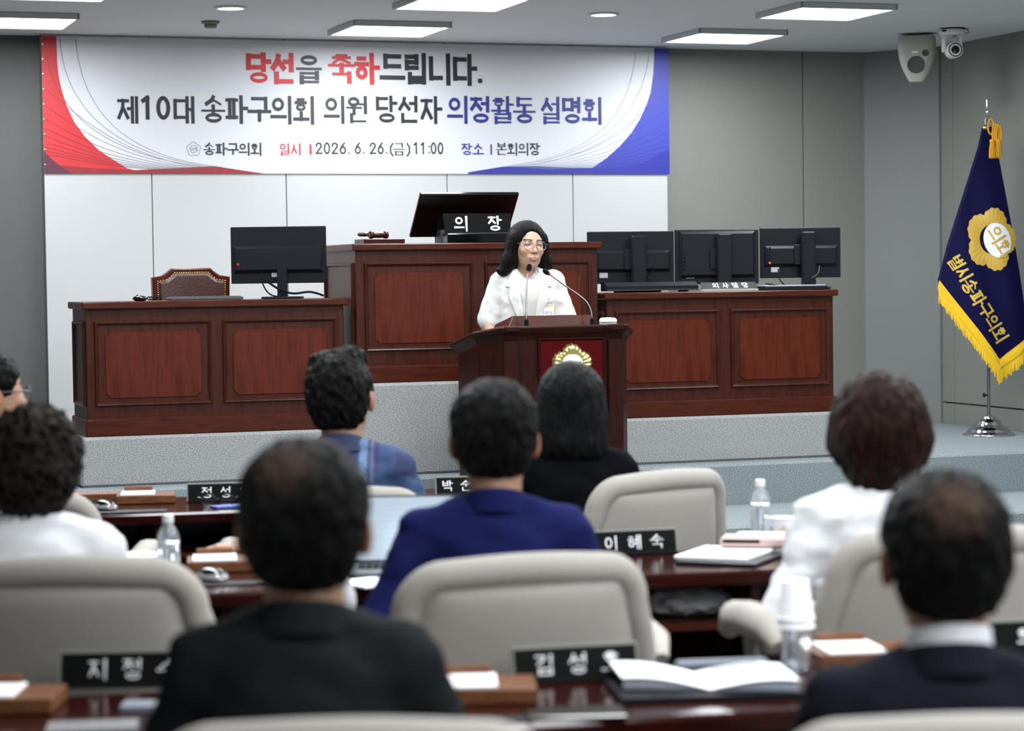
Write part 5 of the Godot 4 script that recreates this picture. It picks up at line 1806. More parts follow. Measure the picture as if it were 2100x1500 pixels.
# a seated figure, looking along -z, crown at about 1.34 before scaling
func seated(o: Dictionary) -> Node3D:
	var S: float = o.get("scale", 1.0)
	var skin: Color = o.get("skin", Color(0.5, 0.285, 0.185))
	var woman: bool = o.get("woman", false)
	var sw: float = o.get("shoulder", 0.172)
	var lean: float = o.get("lean", 0.06)
	var bulk: float = o.get("bulk", 1.0)
	var hs: float = o.get("head", 1.0)
	var root := thing("person", o.label, "person", o.at, o.get("turn", -0.33), "people")
	root.remove_meta("group")
	var z := func(y: float) -> float: return -lean * (y - 0.57)
	var neck := Vector3(o.get("shift", 0.0), 1.075, z.call(1.07))
	var hc := neck + Vector3(o.get("tilt_x", 0.0), o.get("neck", 0.138), -0.028)
	var hb := Basis(Vector3.UP, o.get("head_turn", 0.0)) * Basis(Vector3.BACK, o.get("head_roll", 0.0)) * Basis(Vector3.RIGHT, o.get("nod", 0.0)) * Basis.from_scale(Vector3(1.1, 1.05, 1.08) * o.get("head", 1.0))
	var elbows := []
	var hands := []
	for s in [-1.0, 1.0]:
		var key := "left" if s < 0 else "right"
		elbows.append(o.get(key + "_elbow", Vector3(s * (sw + 0.085), 0.79, -0.06 + z.call(0.8))))
		hands.append(o.get(key + "_hand", Vector3(s * 0.15, 0.755, -0.36)))
	# bare body: one figure under the clothes
	var f := Field.new()
	f.ell(Vector3(0, 0.58, 0), Vector3(0.13, 0.09, 0.085), 0.03)
	f.caps(Vector3(0, 0.6, z.call(0.6)), Vector3(0, 0.95, z.call(0.95)), 0.085, 0.09, 0.05)
	f.caps(Vector3(-sw * 0.8, 1.0, z.call(1.0)), Vector3(sw * 0.8, 1.0, z.call(1.0)), 0.035, 0.035, 0.05)
	f.caps(Vector3(neck.x, 0.98, neck.z), hc + Vector3(0, -0.05, 0.02), 0.05, 0.046 if woman else 0.054, 0.03)
	for i in 2:
		var s := -1.0 if i == 0 else 1.0
		var sh := Vector3(s * sw, 0.995, z.call(1.0))
		f.caps(sh, elbows[i], 0.036, 0.03, 0.03)
		f.caps(elbows[i], hands[i], 0.03, 0.022, 0.02)
		f.caps(Vector3(s * 0.085, 0.55, 0), Vector3(s * 0.11, 0.53, -0.43), 0.06, 0.045, 0.04)
		f.caps(Vector3(s * 0.11, 0.53, -0.43), Vector3(s * 0.11, 0.1, -0.42), 0.042, 0.03, 0.03)
		f.caps(Vector3(s * 0.11, 0.075, -0.40), Vector3(s * 0.12, 0.06, -0.56), 0.03, 0.028, 0.02)
	var g := Geo.new()
	g.xf = Transform3D(Basis.from_scale(Vector3.ONE * S), Vector3.ZERO)
	net(f, Vector3(-0.42, 0.02, -0.72), Vector3(0.42, 1.2, 0.16), 0.018, g, func(_p: Vector3) -> Color: return skin)
	var hk := "head%d" % int(woman)
	if not cached.has(hk):
		var hg := Geo.new()
		net(head_field(false, woman), Vector3(-0.1, -0.2, -0.13), Vector3(0.1, 0.135, 0.12), 0.006, hg, plain_face(Color.WHITE))
		cached[hk] = hg
	g.join(cached[hk], Transform3D(hb, hc), skin)
	for i in 2:
		var s := -1.0 if i == 0 else 1.0
		hand(g, Transform3D(seg_basis(elbows[i], hands[i]), hands[i]), s, skin)
	obj("body", g, mats.skin, root)
	# trousers, shoes
	if not cached.has("trousers"):
		var tr := Field.new()
		tr.ell(Vector3(0, 0.585, 0), Vector3(0.165, 0.115, 0.115), 0.03)
		for s in [-1.0, 1.0]:
			tr.caps(Vector3(s * 0.085, 0.555, 0), Vector3(s * 0.11, 0.535, -0.43), 0.08, 0.062, 0.04)
			tr.caps(Vector3(s * 0.11, 0.535, -0.43), Vector3(s * 0.11, 0.13, -0.42), 0.06, 0.05, 0.03)
		g = Geo.new()
		net(tr, Vector3(-0.3, 0.05, -0.56), Vector3(0.3, 0.74, 0.16), 0.018, g)
		cached["trousers"] = g
		var sh := Field.new()
		sh.ell(Vector3(0, 0.045, -0.47), Vector3(0.045, 0.045, 0.13), 0.02)
		sh.plane(Vector3(0, -1, 0), -0.004, 0.01)
		g = Geo.new()
		net(sh, Vector3(-0.07, -0.02, -0.65), Vector3(0.07, 0.12, -0.3), 0.012, g)
		cached["shoe"] = g
	g = Geo.new()
	g.join(cached["trousers"], Transform3D(Basis.from_scale(Vector3.ONE * S), Vector3.ZERO), Color.WHITE)
	obj("trousers", g, mats.trousers, root)
	for s in [-1.0, 1.0]:
		g = Geo.new()
		g.join(cached["shoe"], Transform3D(Basis.from_scale(Vector3.ONE * S), Vector3(s * 0.115 * S, 0, 0)), Color.WHITE)
		obj("shoe", g, mats.black_gloss, root)
	# jacket or shirt
	var j := Field.new()
	var bz: float = 0.118 * bulk
	j.ell(Vector3(0, 0.6, 0.005), Vector3(0.178 * bulk, 0.13, bz + 0.005), 0.03)
	j.ell(Vector3(0, 0.76, z.call(0.76)), Vector3(0.165 * bulk, 0.17, bz), 0.07)
	j.ell(Vector3(0, 0.92, z.call(0.92)), Vector3((sw + 0.005) * bulk, 0.15, bz + 0.003), 0.07)
	j.caps(Vector3(-sw, 0.99, z.call(1.0) + 0.005), Vector3(sw, 0.99, z.call(1.0) + 0.005), 0.062, 0.062, 0.05)
	for i in 2:
		var s := -1.0 if i == 0 else 1.0
		j.caps(Vector3(s * sw * 0.7, 1.0, z.call(1.0) + 0.004), Vector3(s * 0.03 + neck.x, 1.055, neck.z + 0.006), 0.05, 0.046, 0.05)
		var arm := 0.86 if woman else 1.0
		j.caps(Vector3(s * sw, 0.992, z.call(1.0)), elbows[i], 0.062 * arm, 0.052 * arm, 0.025)
		var wrist: Vector3 = elbows[i].lerp(hands[i], o.get("sleeve", 0.88))
		j.caps(elbows[i], wrist, 0.051 * arm, 0.04 * arm, 0.03)
	noisy(j, o.get("folds", 0.010), Vector3(9, 15, 9))
	g = Geo.new()
	g.xf = Transform3D(Basis.from_scale(Vector3.ONE * S), Vector3.ZERO)
	net(j, Vector3(-0.44, 0.44, -0.5), Vector3(0.44, 1.15, 0.2), o.get("cloth_cell", 0.0135), g, o.get("cloth_paint", null))
	obj(o.get("garment", "jacket"), g, mats[o.cloth], root)
	if o.get("has_collar", true):
		g = Geo.new()
		g.xf = Transform3D(Basis.from_scale(Vector3.ONE * S), Vector3.ZERO)
		collar(g, neck + Vector3(0, -0.018, 0.004), 0.068 * hs, 0.07 * hs, 0.05, 0.02, 0.045)
		var cp: Variant = o.get("cloth_paint", null)
		if cp != null:
			g.colored = true
			g.c.fill(Color(0.035, 0.05, 0.16))
		obj("collar", g, mats[o.cloth], root)
	if o.has("shirt"):
		g = Geo.new()
		g.xf = Transform3D(Basis.from_scale(Vector3.ONE * S), Vector3.ZERO)
		collar(g, neck + Vector3(0, 0.012, 0.004), 0.0645 * hs, 0.0665 * hs, 0.05, 0.006, 0.04)
		obj("shirt_collar", g, mats[o.shirt], root)
	# hair
	g = Geo.new()
	g.xf = Transform3D(Basis.from_scale(Vector3.ONE * S), Vector3.ZERO) * Transform3D(hb, hc)
	var hp: Variant = o.get("patch", null)
	net(hair_field(o.hair), Vector3(-0.15, -0.24, -0.14), Vector3(0.15, 0.17, 0.17), o.get("hair_cell", 0.0065), g, hair_paint(o.hair_dark, o.hair_light, hp, o.get("patch_r", 0.05)))
	obj("hair", g, mats.hair_curl if o.hair == "curl" else mats.hair, root)
	if o.get("glasses", false):
		g = Geo.new()
		g.xf = Transform3D(Basis.from_scale(Vector3.ONE * S), Vector3.ZERO) * Transform3D(hb, hc)
		spectacles(g)
		obj("spectacles", g, mats.grey_plastic, root)
	return root
func spectacles(g: Geo, rad := 0.0018) -> void:
	for s in [-1.0, 1.0]:
		var ring := PackedVector3Array()
		for k in 24:
			var an := TAU * k / 24
			ring.append(Vector3(s * 0.033 + cos(an) * 0.0255, -0.004 + sin(an) * 0.0235, -0.108 + 0.004 * absf(cos(an)) * (1.0 if cos(an) * s > 0 else 0.0)))
		g.tube(ring, rad, 6, true)
		g.tube(PackedVector3Array([Vector3(s * 0.058, 0.004, -0.104), Vector3(s * 0.072, 0.006, -0.09), Vector3(s * 0.083, 0.006, 0.0), Vector3(s * 0.083, -0.01, 0.025)]), rad * 1.3, 6)
	g.tube(PackedVector3Array([Vector3(-0.0085, 0.0, -0.108), Vector3(0, 0.003, -0.111), Vector3(0.0085, 0.0, -0.108)]), rad, 6)

func front_z(f: Field, x: float, y: float) -> float:
	var z := -0.35
	for k in 60:
		var d := f.ev(Vector3(x, y, z))
		if d < 0.0006:
			break
		z += maxf(d * 0.8, 0.0008)
		if z > 0.1:
			break
	return z
func build_speaker_person() -> void:
	var top := on_z(1079, 455, -11.86)
	var h := top.y - STEP_Y
	var S := h / 1.605
	var skin := Color(0.66, 0.40, 0.27)
	var root := thing("person", "smiling woman in white short-sleeved jacket and glasses speaking at lectern", "person", Vector3(top.x, STEP_Y, -11.86), PI - 0.24)
	var hb := Basis(Vector3.UP, 0.3) * Basis(Vector3.BACK, 0.05) * Basis.from_scale(Vector3(1.08, 1.06, 1.06))
	var hc := Vector3(0.0, 1.477, -0.03)
	var base := Transform3D(Basis.from_scale(Vector3.ONE * S), Vector3.ZERO)
	var elbow := [Vector3(-0.215, 1.05, 0.03), Vector3(0.215, 1.05, 0.03)]
	var hands := [Vector3(-0.2, 1.0, -0.18), Vector3(0.2, 1.0, -0.18)]
	var f := Field.new()
	f.ell(Vector3(0, 0.9, 0), Vector3(0.14, 0.12, 0.09), 0.03)
	f.caps(Vector3(0, 0.9, 0), Vector3(0, 1.22, 0), 0.08, 0.095, 0.05)
	f.caps(Vector3(-0.13, 1.295, 0), Vector3(0.13, 1.295, 0), 0.032, 0.032, 0.05)
	f.caps(Vector3(0, 1.26, 0.0), hc + Vector3(0, -0.05, 0.02), 0.05, 0.044, 0.035)
	for i in 2:
		var s := -1.0 if i == 0 else 1.0
		f.caps(Vector3(s * 0.145, 1.285, 0), elbow[i], 0.04, 0.034, 0.03)
		f.caps(elbow[i], hands[i], 0.034, 0.024, 0.02)
		f.caps(Vector3(s * 0.08, 0.86, 0), Vector3(s * 0.085, 0.46, 0), 0.07, 0.05, 0.04)
		f.caps(Vector3(s * 0.085, 0.46, 0), Vector3(s * 0.085, 0.09, 0.02), 0.048, 0.03, 0.03)
		f.caps(Vector3(s * 0.085, 0.05, 0.03), Vector3(s * 0.095, 0.035, -0.12), 0.03, 0.03, 0.02)
	var g := Geo.new()
	g.xf = base
	net(f, Vector3(-0.34, 0.0, -0.25), Vector3(0.34, 1.42, 0.14), 0.016, g, func(_p: Vector3) -> Color: return skin * 0.85)
	g.xf = base * Transform3D(hb, hc)
	net(head_field(true, true), Vector3(-0.095, -0.16, -0.13), Vector3(0.095, 0.13, 0.115), 0.0024, g, smiling_face(skin))
	g.xf = base
	for i in 2:
		hand(g, Transform3D(seg_basis(elbow[i], hands[i]), hands[i]), -1.0 if i == 0 else 1.0, skin)
	obj("body", g, mats.skin, root)
	# white jacket with sleeves that stop at the elbow
	var j := Field.new()
	j.ell(Vector3(0, 0.88, 0.0), Vector3(0.178, 0.16, 0.13), 0.03)
	j.ell(Vector3(0, 1.06, 0), Vector3(0.158, 0.18, 0.115), 0.08)
	j.ell(Vector3(0, 1.21, -0.008), Vector3(0.165, 0.12, 0.118), 0.07)
	j.caps(Vector3(-0.142, 1.285, 0.0), Vector3(0.142, 1.285, 0.0), 0.05, 0.05, 0.05)
	for s in [-1.0, 1.0]:
		j.caps(Vector3(s * 0.12, 1.295, 0.0), Vector3(s * 0.03, 1.335, 0.008), 0.047, 0.04, 0.05)
		j.caps(Vector3(s * 0.152, 1.28, 0.0), Vector3(s * 0.208, 1.085, 0.02), 0.052, 0.06, 0.02)
	j.ell(Vector3(0, 1.36, -0.075), Vector3(0.05, 0.06, 0.06), 0.02, 1)
	noisy(j, 0.006, Vector3(10, 14, 10))
	g = Geo.new()
	g.xf = base
	net(j, Vector3(-0.33, 0.7, -0.2), Vector3(0.33, 1.4, 0.2), 0.0085, g)
	obj("jacket", g, mats.jacket_white, root)
	# ivory top in the opening, lapels over it
	var strip := func(called: String, m: Material, left: Array, right: Array, off: float) -> void:
		var gg := Geo.new()
		gg.xf = base
		gg.sheet(func(u: float, v: float) -> Vector3:
			var x: float = v * (left.size() - 1)
			var i := mini(int(x), left.size() - 2)
			var p: Vector2 = left[i].lerp(left[i + 1], x - i).lerp(right[i].lerp(right[i + 1], x - i), u)
			return Vector3(p.x, p.y, front_z(j, p.x, p.y) - off * (1.0 - pow(absf(u * 2 - 1), 16.0) * 0.9)), 14, 24, Vector3(0, 0, -1))
		obj(called, gg, m, root)
	strip.call("top", mats.shirt_ivory, [Vector2(-0.052, 1.325), Vector2(-0.055, 1.25), Vector2(-0.035, 1.1), Vector2(0, 0.98)], [Vector2(0.052, 1.325), Vector2(0.055, 1.25), Vector2(0.035, 1.1), Vector2(0.002, 0.98)], 0.005)
	for s in [-1.0, 1.0]:
		strip.call("lapel", mats.jacket_white, [Vector2(s * 0.05, 1.345), Vector2(s * 0.047, 1.3), Vector2(s * 0.05, 1.22), Vector2(s * 0.03, 1.1), Vector2(s * 0.0, 0.985)], [Vector2(s * 0.085, 1.335), Vector2(s * 0.108, 1.262), Vector2(s * 0.112, 1.20), Vector2(s * 0.07, 1.1), Vector2(s * 0.006, 0.98)], 0.013)
		strip.call("collar", mats.jacket_white, [Vector2(s * 0.05, 1.35), Vector2(s * 0.075, 1.29), Vector2(s * 0.095, 1.255)], [Vector2(s * 0.085, 1.348), Vector2(s * 0.112, 1.298), Vector2(s * 0.125, 1.262)], 0.018)
		strip.call("shirt_collar", mats.shirt_white, [Vector2(s * 0.02, 1.318), Vector2(s * 0.028, 1.3), Vector2(s * 0.04, 1.288)], [Vector2(s * 0.05, 1.345), Vector2(s * 0.052, 1.32), Vector2(s * 0.05, 1.29)], 0.007)
	var bd := geo()
	var bp := Vector3(-0.1, 1.125, front_z(j, -0.1, 1.125) - 0.016)
	bd.xf = base * Transform3D(Basis(Vector3.UP, 0.12), bp)
	bd.box(Vector3.ZERO, Vector3(0.075, 0.052, 0.003), 0.001)
	obj("badge_back", bd, mats.gold, root)
	bd = geo()
	bd.xf = base * Transform3D(Basis(Vector3.UP, 0.12), bp + Vector3(0.002, 0, -0.002))
	bd.box(Vector3.ZERO, Vector3(0.068, 0.045, 0.003), 0.001)
	obj("name_badge", bd, mats.paper, root)
	var wr := geo()
	wr.xf = base * Transform3D(Basis(Vector3.UP, 0.12 + PI), bp + Vector3(0.002, 0, -0.0045))
	write(wr, "지민소", Vector2(-0.029, -0.018), 0.019, 0.0022, 1.0, flat_z)
	obj("lettering", wr, mats.ink_blue, root.get_node("name_badge"))
	strip.call("pocket_welt", mats.jacket_white, [Vector2(-0.05, 1.168), Vector2(-0.05, 1.176)], [Vector2(-0.13, 1.172), Vector2(-0.13, 1.18)], 0.006)
	# hair and glasses
	g = Geo.new()
	g.xf = base * Transform3D(hb, hc)
	net(hair_field("flip"), Vector3(-0.165, -0.2, -0.14), Vector3(0.165, 0.15, 0.14), 0.0042, g, hair_paint(Color(0.012, 0.011, 0.012), Color(0.03, 0.028, 0.03), null, 0.0))
	obj("hair", g, mats.hair, root)
	g = Geo.new()
	g.xf = base * Transform3D(hb, hc)
	spectacles(g, 0.0015)
	obj("spectacles", g, mats.steel, root)
	g = Geo.new()
	g.xf = base * Transform3D(hb, hc)
	for s in [-1.0, 1.0]:
		g.sheet(func(u: float, v: float) -> Vector3: return Vector3(s * 0.033 + cos(u * TAU) * 0.025 * (1 - v), -0.004 + sin(u * TAU) * 0.023 * (1 - v), -0.108), 20, 2, Vector3(0, 0, -1))
	obj("spectacle_lenses", g, mats.lens_glass, root)
	# dark trousers and shoes behind the lectern
	var tr := Field.new()
	tr.ell(Vector3(0, 0.86, 0), Vector3(0.16, 0.1, 0.11), 0.03)
	for s in [-1.0, 1.0]:
		tr.caps(Vector3(s * 0.08, 0.84, 0), Vector3(s * 0.085, 0.1, 0.02), 0.088, 0.06, 0.03)
	g = Geo.new()
	g.xf = base
	net(tr, Vector3(-0.26, 0.03, -0.14), Vector3(0.26, 0.98, 0.16), 0.018, g)
	obj("trousers", g, mats.suit_black, root)
	for s in [-1.0, 1.0]:
		g = Geo.new()
		g.xf = base
		g.ball(Vector3(s * 0.09, 0.04, -0.05), Vector3(0.045, 0.04, 0.12), 16, 10)
		obj("shoe", g, mats.black_gloss, root)

func plaid_paint(p: Vector3) -> Color:
	var base := Color(0.04, 0.06, 0.19)
	var u := p.x
	var v := p.y + absf(p.x) * 0.3
	for q in [[-0.01, 0.075], [0.155, 0.05], [-0.15, 0.06]]:
		if absf(u - q[0]) < q[1] * 0.5:
			base = base.lerp(Color(0.05, 0.12, 0.30), 0.75)
	for q in [[0.99, 0.07], [0.80, 0.06]]:
		if absf(v - q[0]) < q[1] * 0.5:
			base = base.lerp(Color(0.05, 0.14, 0.32), 0.55)
	if absf(u - 0.075) < 0.012 and v > 0.95:
		base = Color(0.20, 0.36, 0.62)
	if absf(u - 0.105) < 0.005 or absf(u + 0.065) < 0.005 or absf(v - 0.885) < 0.005:
		base = base.lerp(Color(0.3, 0.33, 0.55), 0.55)
	return base

func build_audience() -> void:
	var dk := Color(0.006, 0.006, 0.007)
	var lt := Color(0.017, 0.016, 0.017)
	# [key, crown pixel, depth, options]
	var list := [
		["fman", 620, 893, 3.69, {"label": "man in charcoal jacket with thinning crown, back turned, behind long desk", "cloth": "suit_charcoal", "hair": "short", "hair_dark": dk, "hair_light": lt, "patch": Vector3(-0.02, 0.085, 0.075), "patch_r": 0.038, "head_turn": 0.04, "skin": Color(0.42, 0.23, 0.14), "lean": 0.1, "shoulder": 0.162, "head": 1.08}],
		["fright", 1938, 958, 3.64, {"label": "man in slate suit and white collar with bald patch, back turned", "cloth": "suit_slate", "shirt": "shirt_white", "hair": "short", "hair_dark": dk, "hair_light": lt, "patch": Vector3(0.0, 0.075, 0.085), "patch_r": 0.04, "skin": Color(0.42, 0.22, 0.14), "lean": 0.1, "shoulder": 0.19, "head": 1.12, "neck": 0.165}],
		["navy", 1012, 775, 5.35, {"label": "man in bright navy suit seated in front of the laptop, back turned", "cloth": "suit_navy", "hair": "short", "hair_dark": dk, "hair_light": lt, "skin": Color(0.5, 0.28, 0.17), "lean": 0.14, "shoulder": 0.165, "head": 1.03, "nod": -0.08, "left_elbow": Vector3(-0.29, 0.76, 0.02), "left_hand": Vector3(-0.2, 0.72, -0.3)}],
		["plaid", 697, 722, 7.35, {"label": "man in blue plaid shirt with tousled hair, back turned", "cloth": "plaid", "garment": "shirt", "cloth_paint": plaid_paint, "cloth_cell": 0.009, "hair": "spiky", "hair_dark": dk, "hair_light": Color(0.045, 0.04, 0.036), "head_turn": -0.12, "head_roll": 0.05, "head": 1.08, "lean": 0.06, "right_elbow": Vector3(0.27, 0.78, 0.0)}],
		["long", 1172, 742, 7.4, {"label": "woman with long straight black hair in black jacket, back turned", "cloth": "suit_black", "woman": true, "has_collar": false, "hair": "long", "hair_dark": Color(0.012, 0.013, 0.014), "hair_light": Color(0.035, 0.036, 0.038), "shoulder": 0.155, "lean": 0.1, "head_turn": -0.15}],
		["red", 1800, 762, 5.55, {"label": "woman with dark reddish-brown bob in white blouse, back turned", "cloth": "blouse_white", "garment": "blouse", "woman": true, "has_collar": false, "hair": "bob", "hair_dark": Color(0.025, 0.012, 0.010), "hair_light": Color(0.15, 0.05, 0.035), "shoulder": 0.155, "lean": 0.05, "head_turn": 0.1, "folds": 0.016, "left_elbow": Vector3(-0.27, 0.74, 0.05), "left_hand": Vector3(-0.12, 0.755, -0.26)}],
		["brown", 68, 830, 5.5, {"label": "woman with short curly brown hair in white top, back turned", "cloth": "blouse_white", "garment": "top", "woman": true, "has_collar": false, "hair": "curl", "hair_dark": Color(0.016, 0.012, 0.010), "hair_light": Color(0.085, 0.06, 0.04), "shoulder": 0.165, "lean": 0.06, "skin": Color(0.55, 0.31, 0.21)}],
		["left", -28, 715, 7.25, {"label": "man with glasses and black hair in blue jacket, face turned away", "cloth": "suit_blue", "hair": "short", "hair_dark": dk, "hair_light": lt, "glasses": true, "head_turn": -0.75, "lean": 0.02, "skin": Color(0.56, 0.32, 0.2), "turn": -0.55, "right_elbow": Vector3(0.3, 0.76, -0.02), "right_hand": Vector3(0.22, 0.755, -0.32)}],
	]
	for q in list:
		var top := at_depth(q[1], q[2], q[3])
		var o: Dictionary = q[4]
		var S: float = top.y / (1.075 + o.get("neck", 0.138) + 0.14 * o.get("head", 1.0))
		var turn: float = o.get("turn", -0.33)
		# the crown stands ahead of the hips by the lean of the back
		var off := Basis(Vector3.UP, turn) * Vector3(0, 0, -0.03 - o.get("lean", 0.06) * 0.5 + 0.012) * S
		o["at"] = Vector3(top.x - off.x, 0, top.z - off.z)
		o["scale"] = S
		seated(o)
	# a seated neighbour of whom only one hand and cuff show beside the charcoal jacket
	var hp := on_y(484, 1122, 0.76)
	var body := at_depth(655, 960, 5.7)
	var at := Vector3(body.x, 0, body.z)
	var turn := 1.24
	var inv := Transform3D(Basis(Vector3.UP, turn), at).affine_inverse()
	var hl: Vector3 = inv * hp
	seated({"label": "person in pale grey sleeve resting one hand on the desk", "at": at, "scale": 0.82, "nod": -0.2, "turn": turn, "cloth": "shirt_grey", "garment": "shirt", "woman": true, "hair": "short", "hair_dark": dk, "hair_light": lt, "shoulder": 0.13, "lean": 0.05, "right_elbow": hl / 0.82 + Vector3(0.0, 0.005, 0.2), "right_hand": hl / 0.82, "left_hand": Vector3(-0.1, 0.62, -0.1), "left_elbow": Vector3(-0.19, 0.74, 0.06), "skin": Color(0.6, 0.36, 0.25), "sleeve": 0.8})

# ---------- chairs, desks and what lies on them ----------
const DESK := 0.72
func make_chair(label: String, at: Vector3, turn: float) -> Node3D:
	var t := thing("conference_chair", label, "chair", at, turn, "beige conference chairs")
	# outline of the back: wide below, narrower above, round shoulders (x, y), leaning a little
	var path := PackedVector3Array()
	var half := []
	for q in [[0.296, 0.5], [0.294, 0.58], [0.290, 0.66], [0.281, 0.74], [0.268, 0.80], [0.254, 0.845]]:
		half.append(Vector2(q[0], q[1]))
	for k in range(1, 9):
		var an := PI / 2 * k / 8.0
		half.append(Vector2(0.176 + 0.078 * cos(an), 0.845 + 0.085 * sin(an)))
	var full := []
	for p: Vector2 in half:
		full.append(p)
	for k in range(1, 8):
		full.append(Vector2(lerpf(0.176, -0.176, k / 8.0), 0.93 + 0.010 * sin(PI * k / 8.0)))
	for i in half.size():
		var p: Vector2 = half[half.size() - 1 - i]
		full.append(Vector2(-p.x, p.y))
	var lean := func(p: Vector2, z: float) -> Vector3: return Vector3(p.x, p.y, 0.22 + 0.16 * (p.y - 0.5) + z - 0.05 * pow(absf(p.x) / 0.27, 2.0))
	for p: Vector2 in full:
		path.append(lean.call(p, 0.0))
	var g := geo()
	g.tube(path, 0.035, 14)
	obj("back_rim", g, mats.chair_fabric, t)
	for side in [["back_panel", 0.030, 0.012], ["back_cushion", -0.036, -0.03]]:
		var pz: float = side[1]
		var bl: float = side[2]
		var pn := geo()
		pn.sheet(func(u: float, v: float) -> Vector3:
			var y := lerpf(0.485, 0.913, v)
			var hw := 0.16
			for i in half.size() - 1:
				if y >= half[i].y and y <= half[i + 1].y:
					hw = lerpf(half[i].x, half[i + 1].x, (y - half[i].y) / maxf(1e-6, half[i + 1].y - half[i].y)) - 0.02
			if y < 0.5:
				hw = 0.275
			var eu := 1.0 - pow(absf(u * 2 - 1), 10.0)
			var ev := 1.0 - pow(absf(v * 2 - 1), 14.0)
			return lean.call(Vector2((u * 2 - 1) * hw, y), (pz - bl) + bl * 1.6 * minf(eu, ev)), 26, 30, Vector3(0, 0, signf(pz)))
		obj(side[0], pn, mats.chair_fabric, t)
	obj("seat", geo(Vector3(0, 0.435, -0.02)).box(Vector3.ZERO, Vector3(0.52, 0.1, 0.5), 0.035), mats.chair_fabric, t)
	for s in [-1.0, 1.0]:
		var a := geo()
		a.tube(PackedVector3Array([Vector3(s * 0.355, 0.70, 0.14), Vector3(s * 0.36, 0.735, 0.1), Vector3(s * 0.36, 0.745, 0.0), Vector3(s * 0.355, 0.735, -0.1), Vector3(s * 0.35, 0.70, -0.15)]), [0.022, 0.036, 0.042, 0.04, 0.024], 12)
		obj("armrest", a, mats.chair_arm, t)
		obj("arm_support", geo().tube(PackedVector3Array([Vector3(s * 0.24, 0.43, 0.0), Vector3(s * 0.3, 0.46, 0.0), Vector3(s * 0.35, 0.58, 0.0), Vector3(s * 0.357, 0.71, -0.01)]), 0.018, 10), mats.chair_fabric, t)
	obj("column", geo().tube(PackedVector3Array([Vector3(0, 0.1, 0), Vector3(0, 0.4, 0)]), 0.026, 14), mats.dark_steel, t)
	for k in 5:
		var an := TAU * k / 5 + 0.3
		var d := Vector3(cos(an), 0, sin(an))
		var leg := geo()
		leg.tube(PackedVector3Array([Vector3(0, 0.11, 0), d * 0.15 + Vector3(0, 0.1, 0), d * 0.29 + Vector3(0, 0.07, 0)]), [0.026, 0.02, 0.015], 8)
		leg.ball(d * 0.29 + Vector3(0, 0.03, 0), Vector3(0.03, 0.03, 0.03), 10, 6)
		obj("leg", leg, mats.dark_steel, t)
	return t
func build_chairs() -> void:
	# [pixel of the middle of the top edge, depth of the back, turn, label]
	var first: Node3D
	for q in [
		[1085, 1128, 4.93, 0.0, "beige fabric chair that the man in bright navy suit sits in"],
		[140, 1138, 4.95, -0.4, "beige fabric chair that the curly-haired woman sits in"],
		[1950, 1075, 5.28, 0.0, "beige fabric chair that the woman with reddish-brown bob sits in"],
		[1372, 962, 7.22, 0.34, "empty beige fabric chair swivelled aside behind the pink notebook"],
		[690, 996, 7.0, -0.3, "beige fabric chair that the man in plaid shirt sits in"],
		[10, 1004, 6.95, -0.45, "beige fabric chair that the man with glasses sits in"],
		[715, 1470, 3.1, -0.33, "beige fabric chair that the man in charcoal jacket sits in"],
		[2010, 1462, 3.1, -0.33, "beige fabric chair that the man in slate suit sits in"]]:
		var top := at_depth(q[0], q[1], q[2])
		var turn: float = q[3]
		# its back top stands 0.287 m behind the column; the height of all chairs is the same
		var off := Basis(Vector3.UP, turn) * Vector3(0, 0, 0.287)
		var at := Vector3(top.x - off.x, 0, top.z - off.z)
		var s := top.y / 0.975
		if first == null:
			first = make_chair(q[4], at, turn)
		else:
			copy_of(first, at, turn, q[4])
			get_child(get_child_count() - 1).scale = Vector3.ONE * clampf(s, 0.93, 1.02)

func audience_desk(label: String, a: Vector3, b: Vector3, depth: float, dividers: Array) -> Node3D:
	# a and b: ends of the near edge of the worktop
	var d := b - a
	var turn := atan2(-d.z, d.x)
	var w := Vector2(d.x, d.z).length()
	var t := thing("audience_desk", label, "desk", Vector3((a.x + b.x) / 2, 0, (a.z + b.z) / 2), turn, "long audience desks")
	obj("worktop", geo().box(Vector3(0, DESK - 0.021, -depth / 2), Vector3(w, 0.042, depth), 0.008), mats.wood_desk, t)
	obj("modesty_panel", geo().box(Vector3(0, (DESK - 0.04) / 2, -depth + 0.05), Vector3(w - 0.02, DESK - 0.04, 0.025), 0.003), mats.wood_desk, t)
	obj("shelf", geo().box(Vector3(0, 0.555, -depth / 2 - 0.02), Vector3(w - 0.03, 0.022, depth - 0.11), 0.003), mats.wood_rail, t)
	for k: float in dividers:
		obj("side_panel", geo().box(Vector3((k - 0.5) * (w - 0.05), (DESK - 0.042) / 2, -depth / 2), Vector3(0.03, DESK - 0.042, depth - 0.08), 0.003), mats.wood_desk, t)
	return t
func on_desk(px: float, py: float) -> Vector3:
	return on_y(px, py, DESK + 0.001)
func slab(called: String, label: String, cat: String, at: Vector3, turn: float, size: Vector3, m: Material, part: String, bev := 0.001) -> Node3D:
	var t := thing(called, label, cat, at, turn)
	obj(part, geo().box(Vector3(0, size.y / 2, 0), size, bev), m, t)
	return t
